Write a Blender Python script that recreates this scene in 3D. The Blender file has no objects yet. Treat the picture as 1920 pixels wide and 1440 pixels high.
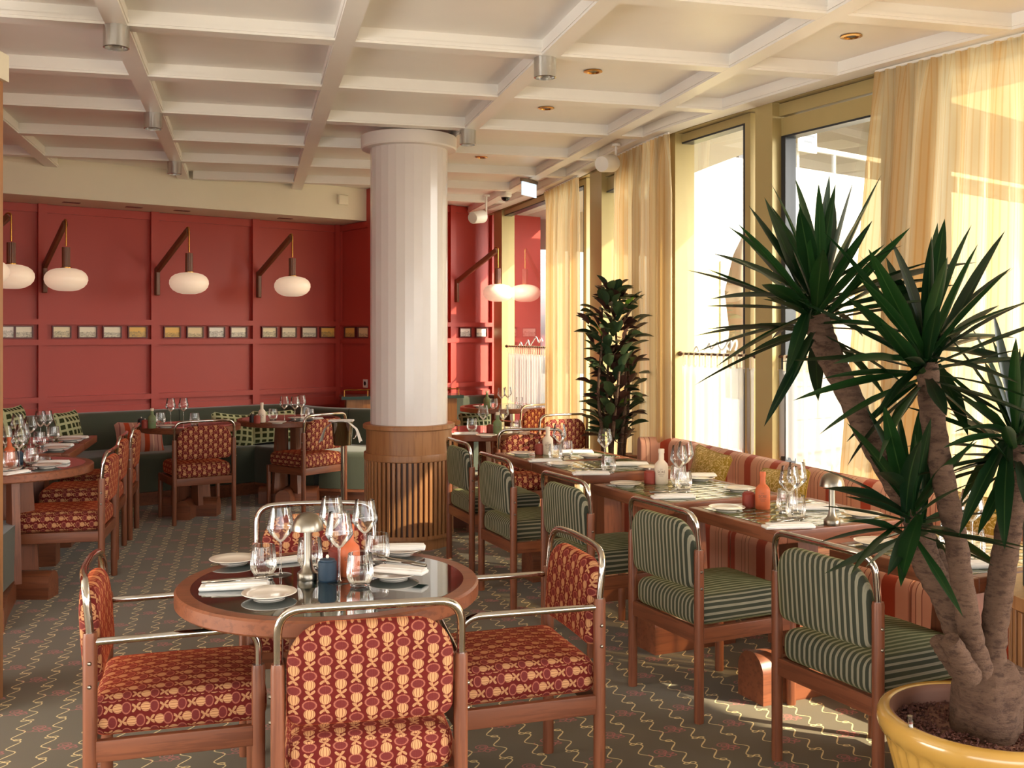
import bpy, math, random
from mathutils import Vector, Matrix
from math import sin, cos, pi, sqrt, atan2, radians, floor
random.seed(7)
SC = bpy.context.scene
COL = SC.collection
F, CX, HY, EH = 1920.0, 960.0, 626.0, 1.5      # focal length in pixels, horizon row, eye height

# ---------------------------------------------------------------- camera
cam_d = bpy.data.cameras.new('camera'); cam = bpy.data.objects.new('camera', cam_d); COL.objects.link(cam)
cam_d.sensor_width = 36; cam_d.lens = 36; cam_d.shift_y = -(720 - HY) / 1920.0
cam_d.clip_start = .05; cam_d.clip_end = 300
cam.location = (0, 0, EH); cam.rotation_euler = (pi / 2, 0, 0)
SC.camera = cam
# ---------------------------------------------------------------- light
SC.view_settings.view_transform = 'Standard'; SC.view_settings.look = 'None'
SC.view_settings.gamma = 1; SC.view_settings.use_curve_mapping = False
SC.view_settings.exposure = 0.56
SC.cycles.max_bounces = 9; SC.cycles.diffuse_bounces = 5; SC.cycles.glossy_bounces = 4
SC.cycles.transmission_bounces = 6; SC.cycles.transparent_max_bounces = 24
SC.cycles.sample_clamp_indirect = 6; SC.cycles.caustics_reflective = False; SC.cycles.caustics_refractive = False
SUN_AZ = Vector((.92, -.39)); SUN_TAN = .60
w = bpy.data.worlds.new('sky'); SC.world = w; w.use_nodes = True
nt = w.node_tree; nt.nodes.clear()
sky = nt.nodes.new('ShaderNodeTexSky'); sky.sky_type = 'NISHITA'; sky.sun_disc = False
sky.sun_elevation = math.atan(SUN_TAN); sky.sun_rotation = atan2(SUN_AZ.x, SUN_AZ.y); sky.air_density = 1.0; sky.dust_density = 2.5
hs = nt.nodes.new('ShaderNodeHueSaturation'); hs.inputs['Saturation'].default_value = .30
bg = nt.nodes.new('ShaderNodeBackground'); bg.inputs['Strength'].default_value = .50
wo = nt.nodes.new('ShaderNodeOutputWorld')
nt.links.new(sky.outputs[0], hs.inputs['Color']); nt.links.new(hs.outputs[0], bg.inputs[0]); nt.links.new(bg.outputs[0], wo.inputs[0])
sd = bpy.data.lights.new('sun', 'SUN'); sd.energy = 9.0; sd.angle = radians(.6); sd.color = (1, .87, .62)
sun = bpy.data.objects.new('sun', sd); COL.objects.link(sun)
sv = Vector((SUN_AZ.x, SUN_AZ.y, SUN_TAN * SUN_AZ.length)); sun.rotation_euler = sv.to_track_quat('Z', 'Y').to_euler(); sun.location = (12, 4, 9)
def area(name, loc, target, sx, sy, power, color):
    d = bpy.data.lights.new(name, 'AREA'); d.shape = 'RECTANGLE'; d.size = sx; d.size_y = sy; d.energy = power; d.color = color
    o = bpy.data.objects.new(name, d); COL.objects.link(o); o.location = loc
    o.rotation_euler = (Vector(loc) - Vector(target)).to_track_quat('Z', 'Y').to_euler(); return o
# added fill lamps behind and beside the camera, tilted up to lift the ceiling
area('rear_fill_light', (-1.0, -3.5, .9), (-.8, 3, 2.9), 6.5, 1.6, 105, (1, .96, .88))
area('side_fill_light', (-5.2, 1.6, .9), (-1.5, 6, 3.0), 4.0, 1.5, 170, (1, .96, .88))

# ---------------------------------------------------------------- helpers: geometry
def at(x, y, z):
    Y = (EH - z) * F / (y - HY); return Vector(((x - CX) / F * Y, Y, z))
def atY(x, y, Y): return Vector(((x - CX) / F * Y, Y, EH + (HY - y) / F * Y))
def srgb(r, g, b):
    f = lambda c: (c / 255 / 12.92) if c <= 10 else ((c / 255 + .055) / 1.055) ** 2.4
    return (f(r), f(g), f(b), 1)

class MB:
    def __init__(s): s.v = []; s.f = []; s.uv = []; s.has_uv = False
    def add(s, verts, faces, uvs=None):
        b = len(s.v); s.v += [tuple(p) for p in verts]; s.f += [tuple(i + b for i in fc) for fc in faces]
        if uvs: s.uv += uvs; s.has_uv = True
        else: s.uv += [None] * len(faces)
        return s
    def box(s, c, size, rz=0.0, M=None):
        hx, hy, hz = [a / 2 for a in size]; vs = []
        for dx, dy, dz in ((-1,-1,-1),(1,-1,-1),(1,1,-1),(-1,1,-1),(-1,-1,1),(1,-1,1),(1,1,1),(-1,1,1)):
            p = Vector((dx * hx, dy * hy, dz * hz))
            if M: p = M @ p
            elif rz: p = Vector((p.x * cos(rz) - p.y * sin(rz), p.x * sin(rz) + p.y * cos(rz), p.z))
            vs.append(p + Vector(c))
        return s.add(vs, [(0,3,2,1),(4,5,6,7),(0,1,5,4),(1,2,6,5),(2,3,7,6),(3,0,4,7)])
    def prism(s, poly, z0, z1):
        n = len(poly); vs = [(p[0], p[1], z0) for p in poly] + [(p[0], p[1], z1) for p in poly]
        fs = [tuple(range(n))[::-1], tuple(range(n, 2 * n))] + [(i, (i + 1) % n, n + (i + 1) % n, n + i) for i in range(n)]
        return s.add(vs, fs)
    def lathe(s, prof, seg=24, c=(0, 0, 0), rmod=None, cap=True):
        vs = []; fs = []
        for (r, z) in prof:
            for k in range(seg):
                a = 2 * pi * k / seg; rr = r * (rmod(a, z) if rmod else 1)
                vs.append((c[0] + rr * cos(a), c[1] + rr * sin(a), c[2] + z))
        for i in range(len(prof) - 1):
            for k in range(seg):
                k2 = (k + 1) % seg; fs.append((i * seg + k, i * seg + k2, (i + 1) * seg + k2, (i + 1) * seg + k))
        if cap:
            if prof[0][0] > 1e-6: fs.append(tuple(range(seg))[::-1])
            if prof[-1][0] > 1e-6: fs.append(tuple(range((len(prof) - 1) * seg, len(prof) * seg)))
        return s.add(vs, fs)
    def tube(s, pts, r, seg=10, cap=True, flat=1.0):
        pts = [Vector(p) for p in pts]; n = len(pts); rs = r if isinstance(r, (list, tuple)) else [r] * n
        T = []
        for i in range(n):
            t = (pts[min(i + 1, n - 1)] - pts[max(i - 1, 0)]); T.append(t.normalized() if t.length > 1e-9 else Vector((0, 0, 1)))
        up = Vector((0, 0, 1)) if abs(T[0].z) < .9 else Vector((0, 1, 0))
        N = (up - T[0] * up.dot(T[0])).normalized(); vs = []
        for i in range(n):
            N = (N - T[i] * N.dot(T[i])).normalized(); B = T[i].cross(N)
            for k in range(seg):
                a = 2 * pi * k / seg; vs.append(pts[i] + (N * cos(a) + B * sin(a) * flat) * rs[i])
        fs = [(i * seg + k, i * seg + (k + 1) % seg, (i + 1) * seg + (k + 1) % seg, (i + 1) * seg + k) for i in range(n - 1) for k in range(seg)]
        if cap: fs += [tuple(range(seg))[::-1], tuple(range((n - 1) * seg, n * seg))]
        return s.add(vs, fs)
    def rbox(s, c, size, r, n=8, bulge=0.0, uv=True, wob=0.0):
        h = [a / 2 for a in size]; vs = []; idx = {}; fs = []; uvs = []
        def vert(p):
            k = (round(p[0], 5), round(p[1], 5), round(p[2], 5))
            if k not in idx:
                q = [max(-(h[i] - r), min(h[i] - r, p[i])) for i in range(3)]
                d = Vector([p[i] - q[i] for i in range(3)])
                d = d.normalized() * r if d.length > 1e-9 else d
                z = q[2] + d.z; m = (1 - (p[0] / h[0]) ** 2) * (1 - (p[1] / h[1]) ** 2)
                z += bulge * m * (1 if p[2] > 0 else 0)
                if wob: z += wob * sin(p[0] * 21 + 1) * cos(p[1] * 17) * (1 if p[2] > 0 else 0)
                idx[k] = len(vs); vs.append((c[0] + q[0] + d.x, c[1] + q[1] + d.y, c[2] + z))
            return idx[k]
        def coords(hh):
            a = [-hh, -hh + r * .3, -hh + r * .65, -hh + r]
            m = [-hh + r + (2 * hh - 2 * r) * i / n for i in range(1, n)]
            return a + m + [hh - r, hh - r * .65, hh - r * .3, hh]
        ax = [coords(q) for q in h]
        for (i, j, k) in ((0, 1, 2), (1, 2, 0), (2, 0, 1)):
            for sg in (-1, 1):
                A, B = ax[i], ax[j]
                for a in range(len(A) - 1):
                    for b in range(len(B) - 1):
                        q = []
                        for (aa, bb) in ((a, b), (a + 1, b), (a + 1, b + 1), (a, b + 1)):
                            p = [0, 0, 0]; p[i] = A[aa]; p[j] = B[bb]; p[k] = sg * h[k]; q.append(tuple(p))
                        if sg < 0: q = q[::-1]
                        fs.append(tuple(vert(p) for p in q))
                        if k == 2: uvs.append([(p[0], p[1]) for p in q])
                        elif k == 1: uvs.append([(p[0], p[2] * (1 if sg > 0 else -1) ) for p in q])
                        else: uvs.append([(p[2] + .013, p[1]) for p in q])
        return s.add(vs, fs, uvs if uv else None)
    def lens(s, outline, prof, bend=None):
        """closed 2D outline (x,z) scaled by s with half-thickness h for (s,h) in prof (centre to rim), front and back; y is depth"""
        n = len(outline); vs = []; fs = []; uvs = []
        cx = sum(p[0] for p in outline) / n; cz = sum(p[1] for p in outline) / n
        def P(p, q, h, sg):
            x = cx + (p[0] - cx) * q; z = cz + (p[1] - cz) * q; y = sg * h
            if bend: y += bend(x, z)
            return (x, y, z)
        for sg in (-1, 1):
            b = len(vs); vs.append(P((cx, cz), 0, prof[0][1], sg))
            for (q, h) in prof[1:]:
                vs += [P(p, q, h, sg) for p in outline]
            def U(i): return (vs[i][0], vs[i][2])
            for k in range(n):
                k2 = (k + 1) % n; fc = (b, b + 1 + k, b + 1 + k2)
                fc = fc if sg < 0 else fc[::-1]; fs.append(fc); uvs.append([U(i) for i in fc])
                for r_ in range(len(prof) - 2):
                    o = b + 1 + r_ * n; fc = (o + k, o + n + k, o + n + k2, o + k2)
                    fc = fc if sg < 0 else fc[::-1]; fs.append(fc); uvs.append([U(i) for i in fc])
        return s.add(vs, fs, uvs)
    def sweep(s, path, prof, caps=True, u0=0.0):
        """path: list of (x,y); prof: closed list of (d,z); d goes to the left of travel"""
        n = len(path); P = [Vector(p) for p in path]; m = len(prof); vs = []; fs = []; uvs = []
        L = [0]
        for i in range(1, n): L.append(L[-1] + (P[i] - P[i - 1]).length)
        pv = [0]
        for j in range(m): pv.append(pv[-1] + (Vector(prof[(j + 1) % m]) - Vector(prof[j])).length)
        for i in range(n):
            t = (P[min(i + 1, n - 1)] - P[max(i - 1, 0)]).normalized(); N = Vector((-t.y, t.x))
            for (d, z) in prof: vs.append((P[i].x + N.x * d, P[i].y + N.y * d, z))
        for i in range(n - 1):
            for j in range(m):
                j2 = (j + 1) % m; fs.append((i * m + j, i * m + j2, (i + 1) * m + j2, (i + 1) * m + j))
                uvs.append([(u0 + L[i], pv[j]), (u0 + L[i], pv[j + 1]), (u0 + L[i + 1], pv[j + 1]), (u0 + L[i + 1], pv[j])])
        if caps:
            for base, rev in ((0, True), ((n - 1) * m, False)):
                fc = tuple(range(base, base + m)); uvv = [(p[0], p[1]) for p in prof]
                fs.append(fc[::-1] if rev else fc); uvs.append(uvv[::-1] if rev else uvv)
        return s.add(vs, fs, uvs)
    def build(s, name, mat, parent=None, smooth=None, world=False, fix=True):
        me = bpy.data.meshes.new(name); vs = s.v
        if world and parent:
            M = (Matrix.Translation(parent.location) @ parent.rotation_euler.to_matrix().to_4x4()).inverted(); vs = [tuple(M @ Vector(p)) for p in vs]
        me.from_pydata(vs, [], s.f)
        if s.has_uv:
            ul = me.uv_layers.new(name='uv'); k = 0; dat = ul.data
            for fi, fc in enumerate(s.f):
                u = s.uv[fi]
                for q in range(len(fc)):
                    if u: dat[k].uv = u[q]
                    k += 1
        if fix:
            import bmesh
            bm = bmesh.new(); bm.from_mesh(me); bmesh.ops.recalc_face_normals(bm, faces=bm.faces); bm.to_mesh(me); bm.free()
        if smooth:
            me.polygons.foreach_set('use_smooth', [True] * len(me.polygons))
            if smooth is not True: me.set_sharp_from_angle(angle=radians(smooth))
        me.materials.append(mat); me.update()
        o = bpy.data.objects.new(name, me); COL.objects.link(o)
        if parent: o.parent = parent
        return o

def tag(o, label=None, cat=None, group=None, kind=None):
    if label: o['label'] = label
    if cat: o['category'] = cat
    if group: o['group'] = group
    if kind: o['kind'] = kind
    return o
def thing(name, label, cat, loc=(0, 0, 0), rz=0.0, group=None, kind=None):
    o = bpy.data.objects.new(name, None); COL.objects.link(o); o.empty_display_size = .1
    o.location = loc; o.rotation_euler = (0, 0, rz); return tag(o, label, cat, group, kind)
def copy_tree(o, parent=None):
    c = o.copy(); COL.objects.link(c)
    if parent: c.parent = parent
    for ch in KIDS.get(o.name, [x for x in o.children]): copy_tree(ch, c)
    return c
KIDS = {}
def share(mesh_obj, name, parent, loc=(0, 0, 0), M=None, mat=None):
    o = bpy.data.objects.new(name, mesh_obj.data); COL.objects.link(o); o.parent = parent
    if M is not None: o.matrix_local = M
    else: o.location = loc
    return o
def fillet(pts, rad, n=6):
    out = [Vector(pts[0])]
    for i in range(1, len(pts) - 1):
        p0, p, p1 = Vector(pts[i - 1]), Vector(pts[i]), Vector(pts[i + 1]); a = (p0 - p); b = (p1 - p)
        r = rad[i - 1] if isinstance(rad, (list, tuple)) else rad
        d = min(r, a.length * .48, b.length * .48); A = p + a.normalized() * d; B = p + b.normalized() * d
        for k in range(n + 1):
            t = k / n; out.append(A * (1 - t) ** 2 + p * 2 * t * (1 - t) + B * t * t)
    out.append(Vector(pts[-1])); return out
def catmull(P, per=8):
    P = [Vector(p) for p in P]; out = []
    for i in range(len(P) - 1):
        a, b, c, d = P[max(i - 1, 0)], P[i], P[i + 1], P[min(i + 2, len(P) - 1)]
        for k in range(per):
            t = k / per; out.append(.5 * ((2 * b) + (c - a) * t + (2 * a - 5 * b + 4 * c - d) * t * t + (3 * b - a - 3 * c + d) * t ** 3))
    out.append(P[-1]); return out
def roundrect(w_, h_, rt, rb, n=7, z0=0.0):
    out = []
    for (cx, cz, r, a0) in ((w_/2 - rt, z0 + h_ - rt, rt, 0), (-w_/2 + rt, z0 + h_ - rt, rt, 90), (-w_/2 + rb, z0 + rb, rb, 180), (w_/2 - rb, z0 + rb, rb, 270)):
        for k in range(n + 1):
            a = radians(a0 + 90 * k / n); out.append((cx + r * cos(a), cz + r * sin(a)))
    # extra points along the long top and bottom
    res = []
    for i in range(len(out)):
        a, b = out[i], out[(i + 1) % len(out)]; res.append(a); d = sqrt((a[0]-b[0])**2 + (a[1]-b[1])**2)
        m = int(d / .06)
        for k in range(1, m): res.append((a[0] + (b[0]-a[0]) * k / m, a[1] + (b[1]-a[1]) * k / m))
    return res
def rrprof(d0, d1, z0, z1, r, rb=.006, n=4, rs=(1, 1)):
    """profile (d,z) rounded on the two top corners"""
    p = [(d0, z0), (d1, z0)]; ra, rb_ = r * rs[1] + 1e-4, r * rs[0] + 1e-4
    for k in range(n + 1):
        a = pi / 2 * k / n; p.append((d1 - ra + ra * cos(a), z1 - ra + ra * sin(a)))
    for k in range(n + 1):
        a = pi / 2 + pi / 2 * k / n; p.append((d0 + rb_ + rb_ * cos(a), z1 - rb_ + rb_ * sin(a)))
    return p

# ---------------------------------------------------------------- helpers: node expressions
class E:
    nt = None
    def __init__(s, k): s.k = k
    @staticmethod
    def op(o, *a):
        n = E.nt.nodes.new('ShaderNodeMath'); n.operation = o
        for i, x in enumerate(a):
            if isinstance(x, E): E.nt.links.new(x.k, n.inputs[i])
            else: n.inputs[i].default_value = x
        return E(n.outputs[0])
    def __add__(s, o): return E.op('ADD', s, o)
    __radd__ = __add__
    def __sub__(s, o): return E.op('SUBTRACT', s, o)
    def __rsub__(s, o): return E.op('SUBTRACT', o, s)
    def __mul__(s, o): return E.op('MULTIPLY', s, o)
    __rmul__ = __mul__
    def __truediv__(s, o): return E.op('DIVIDE', s, o)
    def __lt__(s, o): return E.op('LESS_THAN', s, o)
    def __gt__(s, o): return E.op('GREATER_THAN', s, o)
def eabs(a): return E.op('ABSOLUTE', a)
def efl(a): return E.op('FLOOR', a)
def efr(a): return E.op('FRACT', a)
def esin(a): return E.op('SINE', a)
def ecos(a): return E.op('COSINE', a)
def emin(a, b): return E.op('MINIMUM', a, b)
def emax(a, b): return E.op('MAXIMUM', a, b)
def esq(a): return E.op('SQRT', a)
def emod(a, b): return E.op('FLOORED_MODULO', a, b)
def elen(x, y): return esq(x * x + y * y)
def esm(d, w_):  # 1 where d < 0, softened over w_
    n = E.nt.nodes.new('ShaderNodeMapRange'); n.interpolation_type = 'SMOOTHSTEP'
    E.nt.links.new(d.k, n.inputs['Value']); n.inputs['From Min'].default_value = -w_; n.inputs['From Max'].default_value = w_
    n.inputs['To Min'].default_value = 1; n.inputs['To Max'].default_value = 0; return E(n.outputs[0])
def ering(x, y, cx, cy, rx, ry, wd, soft):
    d = elen((x - cx) / rx, (y - cy) / ry); return esm(eabs(d - 1) * min(rx, ry) - wd, soft)
def edisc(x, y, cx, cy, rx, ry, soft): return esm((elen((x - cx) / rx, (y - cy) / ry) - 1) * min(rx, ry), soft)
def emix(fac, a, b):
    n = E.nt.nodes.new('ShaderNodeMix'); n.data_type = 'RGBA'
    if isinstance(fac, E): E.nt.links.new(fac.k, n.inputs[0])
    else: n.inputs[0].default_value = fac
    for i, x in ((6, a), (7, b)):
        if isinstance(x, E): E.nt.links.new(x.k, n.inputs[i])
        else: n.inputs[i].default_value = x
    return E(n.outputs[2])
def coords(kind='Object'):
    t = E.nt.nodes.new('ShaderNodeTexCoord'); s = E.nt.nodes.new('ShaderNodeSeparateXYZ')
    E.nt.links.new(t.outputs[kind], s.inputs[0]); return [E(s.outputs[i]) for i in range(3)] + [E(t.outputs[kind])]
def ecomb(x, y, z):
    n = E.nt.nodes.new('ShaderNodeCombineXYZ')
    for i, a in enumerate((x, y, z)):
        if isinstance(a, E): E.nt.links.new(a.k, n.inputs[i])
        else: n.inputs[i].default_value = a
    return E(n.outputs[0])
def enoise(vec, scale, detail=3.0, rough=.5, dist=0.0):
    n = E.nt.nodes.new('ShaderNodeTexNoise'); E.nt.links.new(vec.k, n.inputs['Vector'])
    n.inputs['Scale'].default_value = scale; n.inputs['Detail'].default_value = detail; n.inputs['Roughness'].default_value = rough
    n.inputs['Distortion'].default_value = dist; return E(n.outputs[0])
def emap(vec, sc):
    n = E.nt.nodes.new('ShaderNodeMapping'); E.nt.links.new(vec.k, n.inputs[0]); n.inputs['Scale'].default_value = sc; return E(n.outputs[0])
def newmat(name):
    m = bpy.data.materials.new(name); m.use_nodes = True; E.nt = m.node_tree; E.nt.nodes.clear()
    b = E.nt.nodes.new('ShaderNodeBsdfPrincipled'); o = E.nt.nodes.new('ShaderNodeOutputMaterial')
    E.nt.links.new(b.outputs[0], o.inputs[0]); return m, b, o
def setb(b, col=None, rough=.5, metal=0.0, spec=.5, sheen=0.0, sheen_tint=None, coat=0.0, bump=None, bump_s=.3, bump_d=.01):
    if isinstance(col, E): E.nt.links.new(col.k, b.inputs['Base Color'])
    elif col: b.inputs['Base Color'].default_value = col
    if isinstance(rough, E): E.nt.links.new(rough.k, b.inputs['Roughness'])
    else: b.inputs['Roughness'].default_value = rough
    b.inputs['Metallic'].default_value = metal; b.inputs['Specular IOR Level'].default_value = spec
    b.inputs['Sheen Weight'].default_value = sheen; b.inputs['Coat Weight'].default_value = coat
    b.inputs['Coat Roughness'].default_value = .05
    if sheen_tint: b.inputs['Sheen Tint'].default_value = sheen_tint
    if bump is not None:
        n = E.nt.nodes.new('ShaderNodeBump'); n.inputs['Strength'].default_value = bump_s; n.inputs['Distance'].default_value = bump_d
        E.nt.links.new(bump.k, n.inputs['Height']); E.nt.links.new(n.outputs[0], b.inputs['Normal'])
def flat(name, rgb, rough=.5, metal=0.0, spec=.5, sheen=0.0, coat=0.0, var=.06, vs=6.0, bump=0.0):
    m, b, o = newmat(name); x, y, z, v = coords(); n = enoise(v, vs, 4)
    c = srgb(*rgb); k = lambda f: tuple(min(1, a * f) for a in c[:3]) + (1,)
    col = emix(n, k(1 - var * 1.6), k(1 + var * 1.6))
    setb(b, col, rough, metal, spec, sheen, coat=coat, bump=enoise(v, vs * 25, 3) if bump else None, bump_s=bump, bump_d=.004); return m

M = {}
M['ceiling'] = flat('ceiling_paint', (232, 228, 222), .42, var=.02)
M['cream'] = flat('cream_paint', (226, 218, 198), .5, var=.02)
M['capital'] = flat('capital_plaster', (222, 214, 208), .5, var=.02)
M['redwall'] = flat('brick_red_paint', (174, 60, 50), .45, var=.04, vs=1.4)
M['mullion'] = flat('champagne_metal_frame', (178, 160, 110), .38, metal=.25, var=.03)
M['mulldark'] = flat('dark_gasket', (40, 44, 52), .4)
M['chrome'] = flat('polished_chrome', (205, 200, 194), .10, metal=1, var=.02)
M['steel'] = flat('brushed_steel', (150, 142, 130), .30, metal=1, var=.05)
M['silver'] = flat('silver_lacquer', (196, 194, 190), .22, metal=.85)
M['brass'] = flat('aged_brass', (190, 140, 70), .25, metal=1)
M['darkwood'] = flat('dark_walnut', (84, 50, 38), .4, var=.15, vs=9)
M['lampwood'] = flat('walnut_lamp_arm', (112, 66, 44), .38, var=.15, vs=9)
M['greenfab'] = flat('moss_green_velvet', (62, 66, 50), .85, sheen=.35, var=.08, vs=4, bump=.15)
M['porcelain'] = flat('glazed_porcelain', (236, 226, 214), .16, coat=.4, var=.01)
M['linen'] = flat('white_linen', (240, 236, 232), .85, sheen=.2, var=.03, vs=30, bump=.2)
M['blueclay'] = flat('navy_stoneware', (26, 52, 74), .45, var=.1, vs=60, bump=.3)
M['redclay'] = flat('red_stoneware', (146, 56, 42), .5, var=.08, vs=60, bump=.3)
M['blackclay'] = flat('charcoal_stoneware', (40, 42, 48), .5)
M['orangeclay'] = flat('terracotta_ceramic', (206, 104, 62), .55, var=.05)
M['creamclay'] = flat('cream_ceramic', (226, 208, 186), .5, var=.03)
M['greenclay'] = flat('sage_green_ceramic', (112, 128, 88), .5, var=.05)
M['ink'] = flat('printed_ink', (120, 84, 66), .6)
M['yellowpot'] = None
M['leafgreen'] = None
M['stonebeige'] = flat('sandstone_blocks', (206, 192, 156), .9, var=.12, vs=1.5)
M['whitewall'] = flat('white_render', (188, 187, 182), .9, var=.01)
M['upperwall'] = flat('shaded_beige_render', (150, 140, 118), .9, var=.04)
M['paving'] = flat('pale_paving', (206, 198, 180), .9, var=.06, vs=2)
M['darkglass'] = flat('dark_window_glass', (70, 78, 90), .1, coat=.5)
M['blue'] = flat('blue_painted_shutter', (92, 112, 160), .5)
M['deepgreen'] = flat('green_painted_shutter', (58, 92, 84), .5)
M['yellowwall'] = flat('yellow_painted_render', (232, 218, 150), .85)
M['parasol'] = flat('beige_parasol_canvas', (212, 198, 172), .9, var=.06)
M['plastic'] = flat('white_plastic', (228, 226, 220), .3)
M['blackplastic'] = flat('black_plastic', (18, 18, 20), .25)
M['peach'] = flat('peach_filter_glass', (214, 130, 84), .3)
M['stationtop'] = flat('dark_green_stone', (48, 72, 66), .25, coat=.3)
M['lettering'] = flat('white_vinyl_lettering', (238, 240, 240), .5)
M['fruitwood'] = None

def wood(name, axis, base=(158, 92, 62), dark=(112, 60, 40), light=(186, 118, 80), rough=.38):
    m, b, o = newmat(name); x, y, z, v = coords()
    sc = {'x': (3.0, 55, 55), 'y': (55, 3.0, 55), 'z': (55, 55, 3.0)}[axis]
    sc2 = {'x': (.8, 9, 9), 'y': (9, .8, 9), 'z': (9, 9, .8)}[axis]
    n1 = enoise(emap(v, sc), 1.0, 4, .6); n2 = enoise(emap(v, sc2), 1.0, 3, .5, 1.5)
    c = emix(n2, srgb(*dark), srgb(*light)); c = emix(n1 * .55, c, srgb(*base))
    c = emix(esm(.40 - n1, .05) * 0 + (1 - esm(n1 - .56, .05)) * .42, c, srgb(*dark))
    setb(b, c, rough, spec=.45, bump=n1, bump_s=.12, bump_d=.002); return m
for a in 'xyz': M['wood_' + a] = wood('oak_grain_' + a, a, (136, 78, 52), (86, 46, 32), (158, 96, 64))
M['oak_light'] = wood('pale_oak_slats', 'z', (164, 112, 70), (122, 78, 48), (184, 132, 86))
M['tablewood_x'] = wood('table_oak_x', 'x', (136, 78, 52), (86, 46, 32), (158, 96, 64))
M['tablewood_y'] = wood('table_oak_y', 'y', (136, 78, 52), (86, 46, 32), (158, 96, 64))

def thin_glass(name, tint=(1, 1, 1), base=.04, gain=1.0, rough=.0, ior=1.45):
    m = bpy.data.materials.new(name); m.use_nodes = True; E.nt = m.node_tree; E.nt.nodes.clear(); nt = E.nt
    tr = nt.nodes.new('ShaderNodeBsdfTransparent'); tr.inputs[0].default_value = (*tint, 1)
    gl = nt.nodes.new('ShaderNodeBsdfGlossy'); gl.inputs['Roughness'].default_value = rough; gl.inputs[0].default_value = (1, 1, 1, 1)
    fr = nt.nodes.new('ShaderNodeFresnel'); fr.inputs[0].default_value = ior
    fac = emin(E(fr.outputs[0]) * gain + base, .95)
    mx = nt.nodes.new('ShaderNodeMixShader'); nt.links.new(fac.k, mx.inputs[0]); nt.links.new(tr.outputs[0], mx.inputs[1]); nt.links.new(gl.outputs[0], mx.inputs[2])
    o = nt.nodes.new('ShaderNodeOutputMaterial'); nt.links.new(mx.outputs[0], o.inputs[0]); return m
M['glass'] = thin_glass('clear_drinking_glass', (.98, .98, .98), .035, 1.05, .0)
M['pane'] = thin_glass('window_glass', (.95, .97, .95), .0, .38)
M['tubeglass'] = thin_glass('clear_tube', (.9, .93, .95), .08, 1.2)

def sheer(name, col, stripe=None, transp=.25, transl=.6, period=.03):
    m = bpy.data.materials.new(name); m.use_nodes = True; E.nt = m.node_tree; E.nt.nodes.clear(); nt = E.nt
    u, v_, _, vec = coords('UV')
    c = E(nt.nodes.new('ShaderNodeRGB').outputs[0]); c.k.default_value = srgb(*col)
    if stripe:
        f = esm(eabs(efr(u / period) - .5) - .12, .06) * .35 + esm(eabs(efr(u / (period * 9)) - .5) - .18, .12) * .45
        c = emix(f, c, srgb(*stripe))
    df = nt.nodes.new('ShaderNodeBsdfDiffuse'); tl = nt.nodes.new('ShaderNodeBsdfTranslucent'); tp = nt.nodes.new('ShaderNodeBsdfTransparent')
    nt.links.new(c.k, df.inputs[0]); nt.links.new(c.k, tl.inputs[0]); nt.links.new(c.k, tp.inputs[0])
    m1 = nt.nodes.new('ShaderNodeMixShader'); m1.inputs[0].default_value = transl
    nt.links.new(df.outputs[0], m1.inputs[1]); nt.links.new(tl.outputs[0], m1.inputs[2])
    m2 = nt.nodes.new('ShaderNodeMixShader'); m2.inputs[0].default_value = transp
    nt.links.new(m1.outputs[0], m2.inputs[1]); nt.links.new(tp.outputs[0], m2.inputs[2])
    o = nt.nodes.new('ShaderNodeOutputMaterial'); nt.links.new(m2.outputs[0], o.inputs[0]); return m
M['curtain'] = sheer('cream_sheer_with_amber_pinstripes', (236, 220, 184), (222, 176, 112), .24, .52)
M['cafe'] = sheer('white_voile', (226, 224, 220), None, .30, .45)
M['tab'] = sheer('white_cotton_tab', (240, 224, 196), None, .05, .3)

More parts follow.
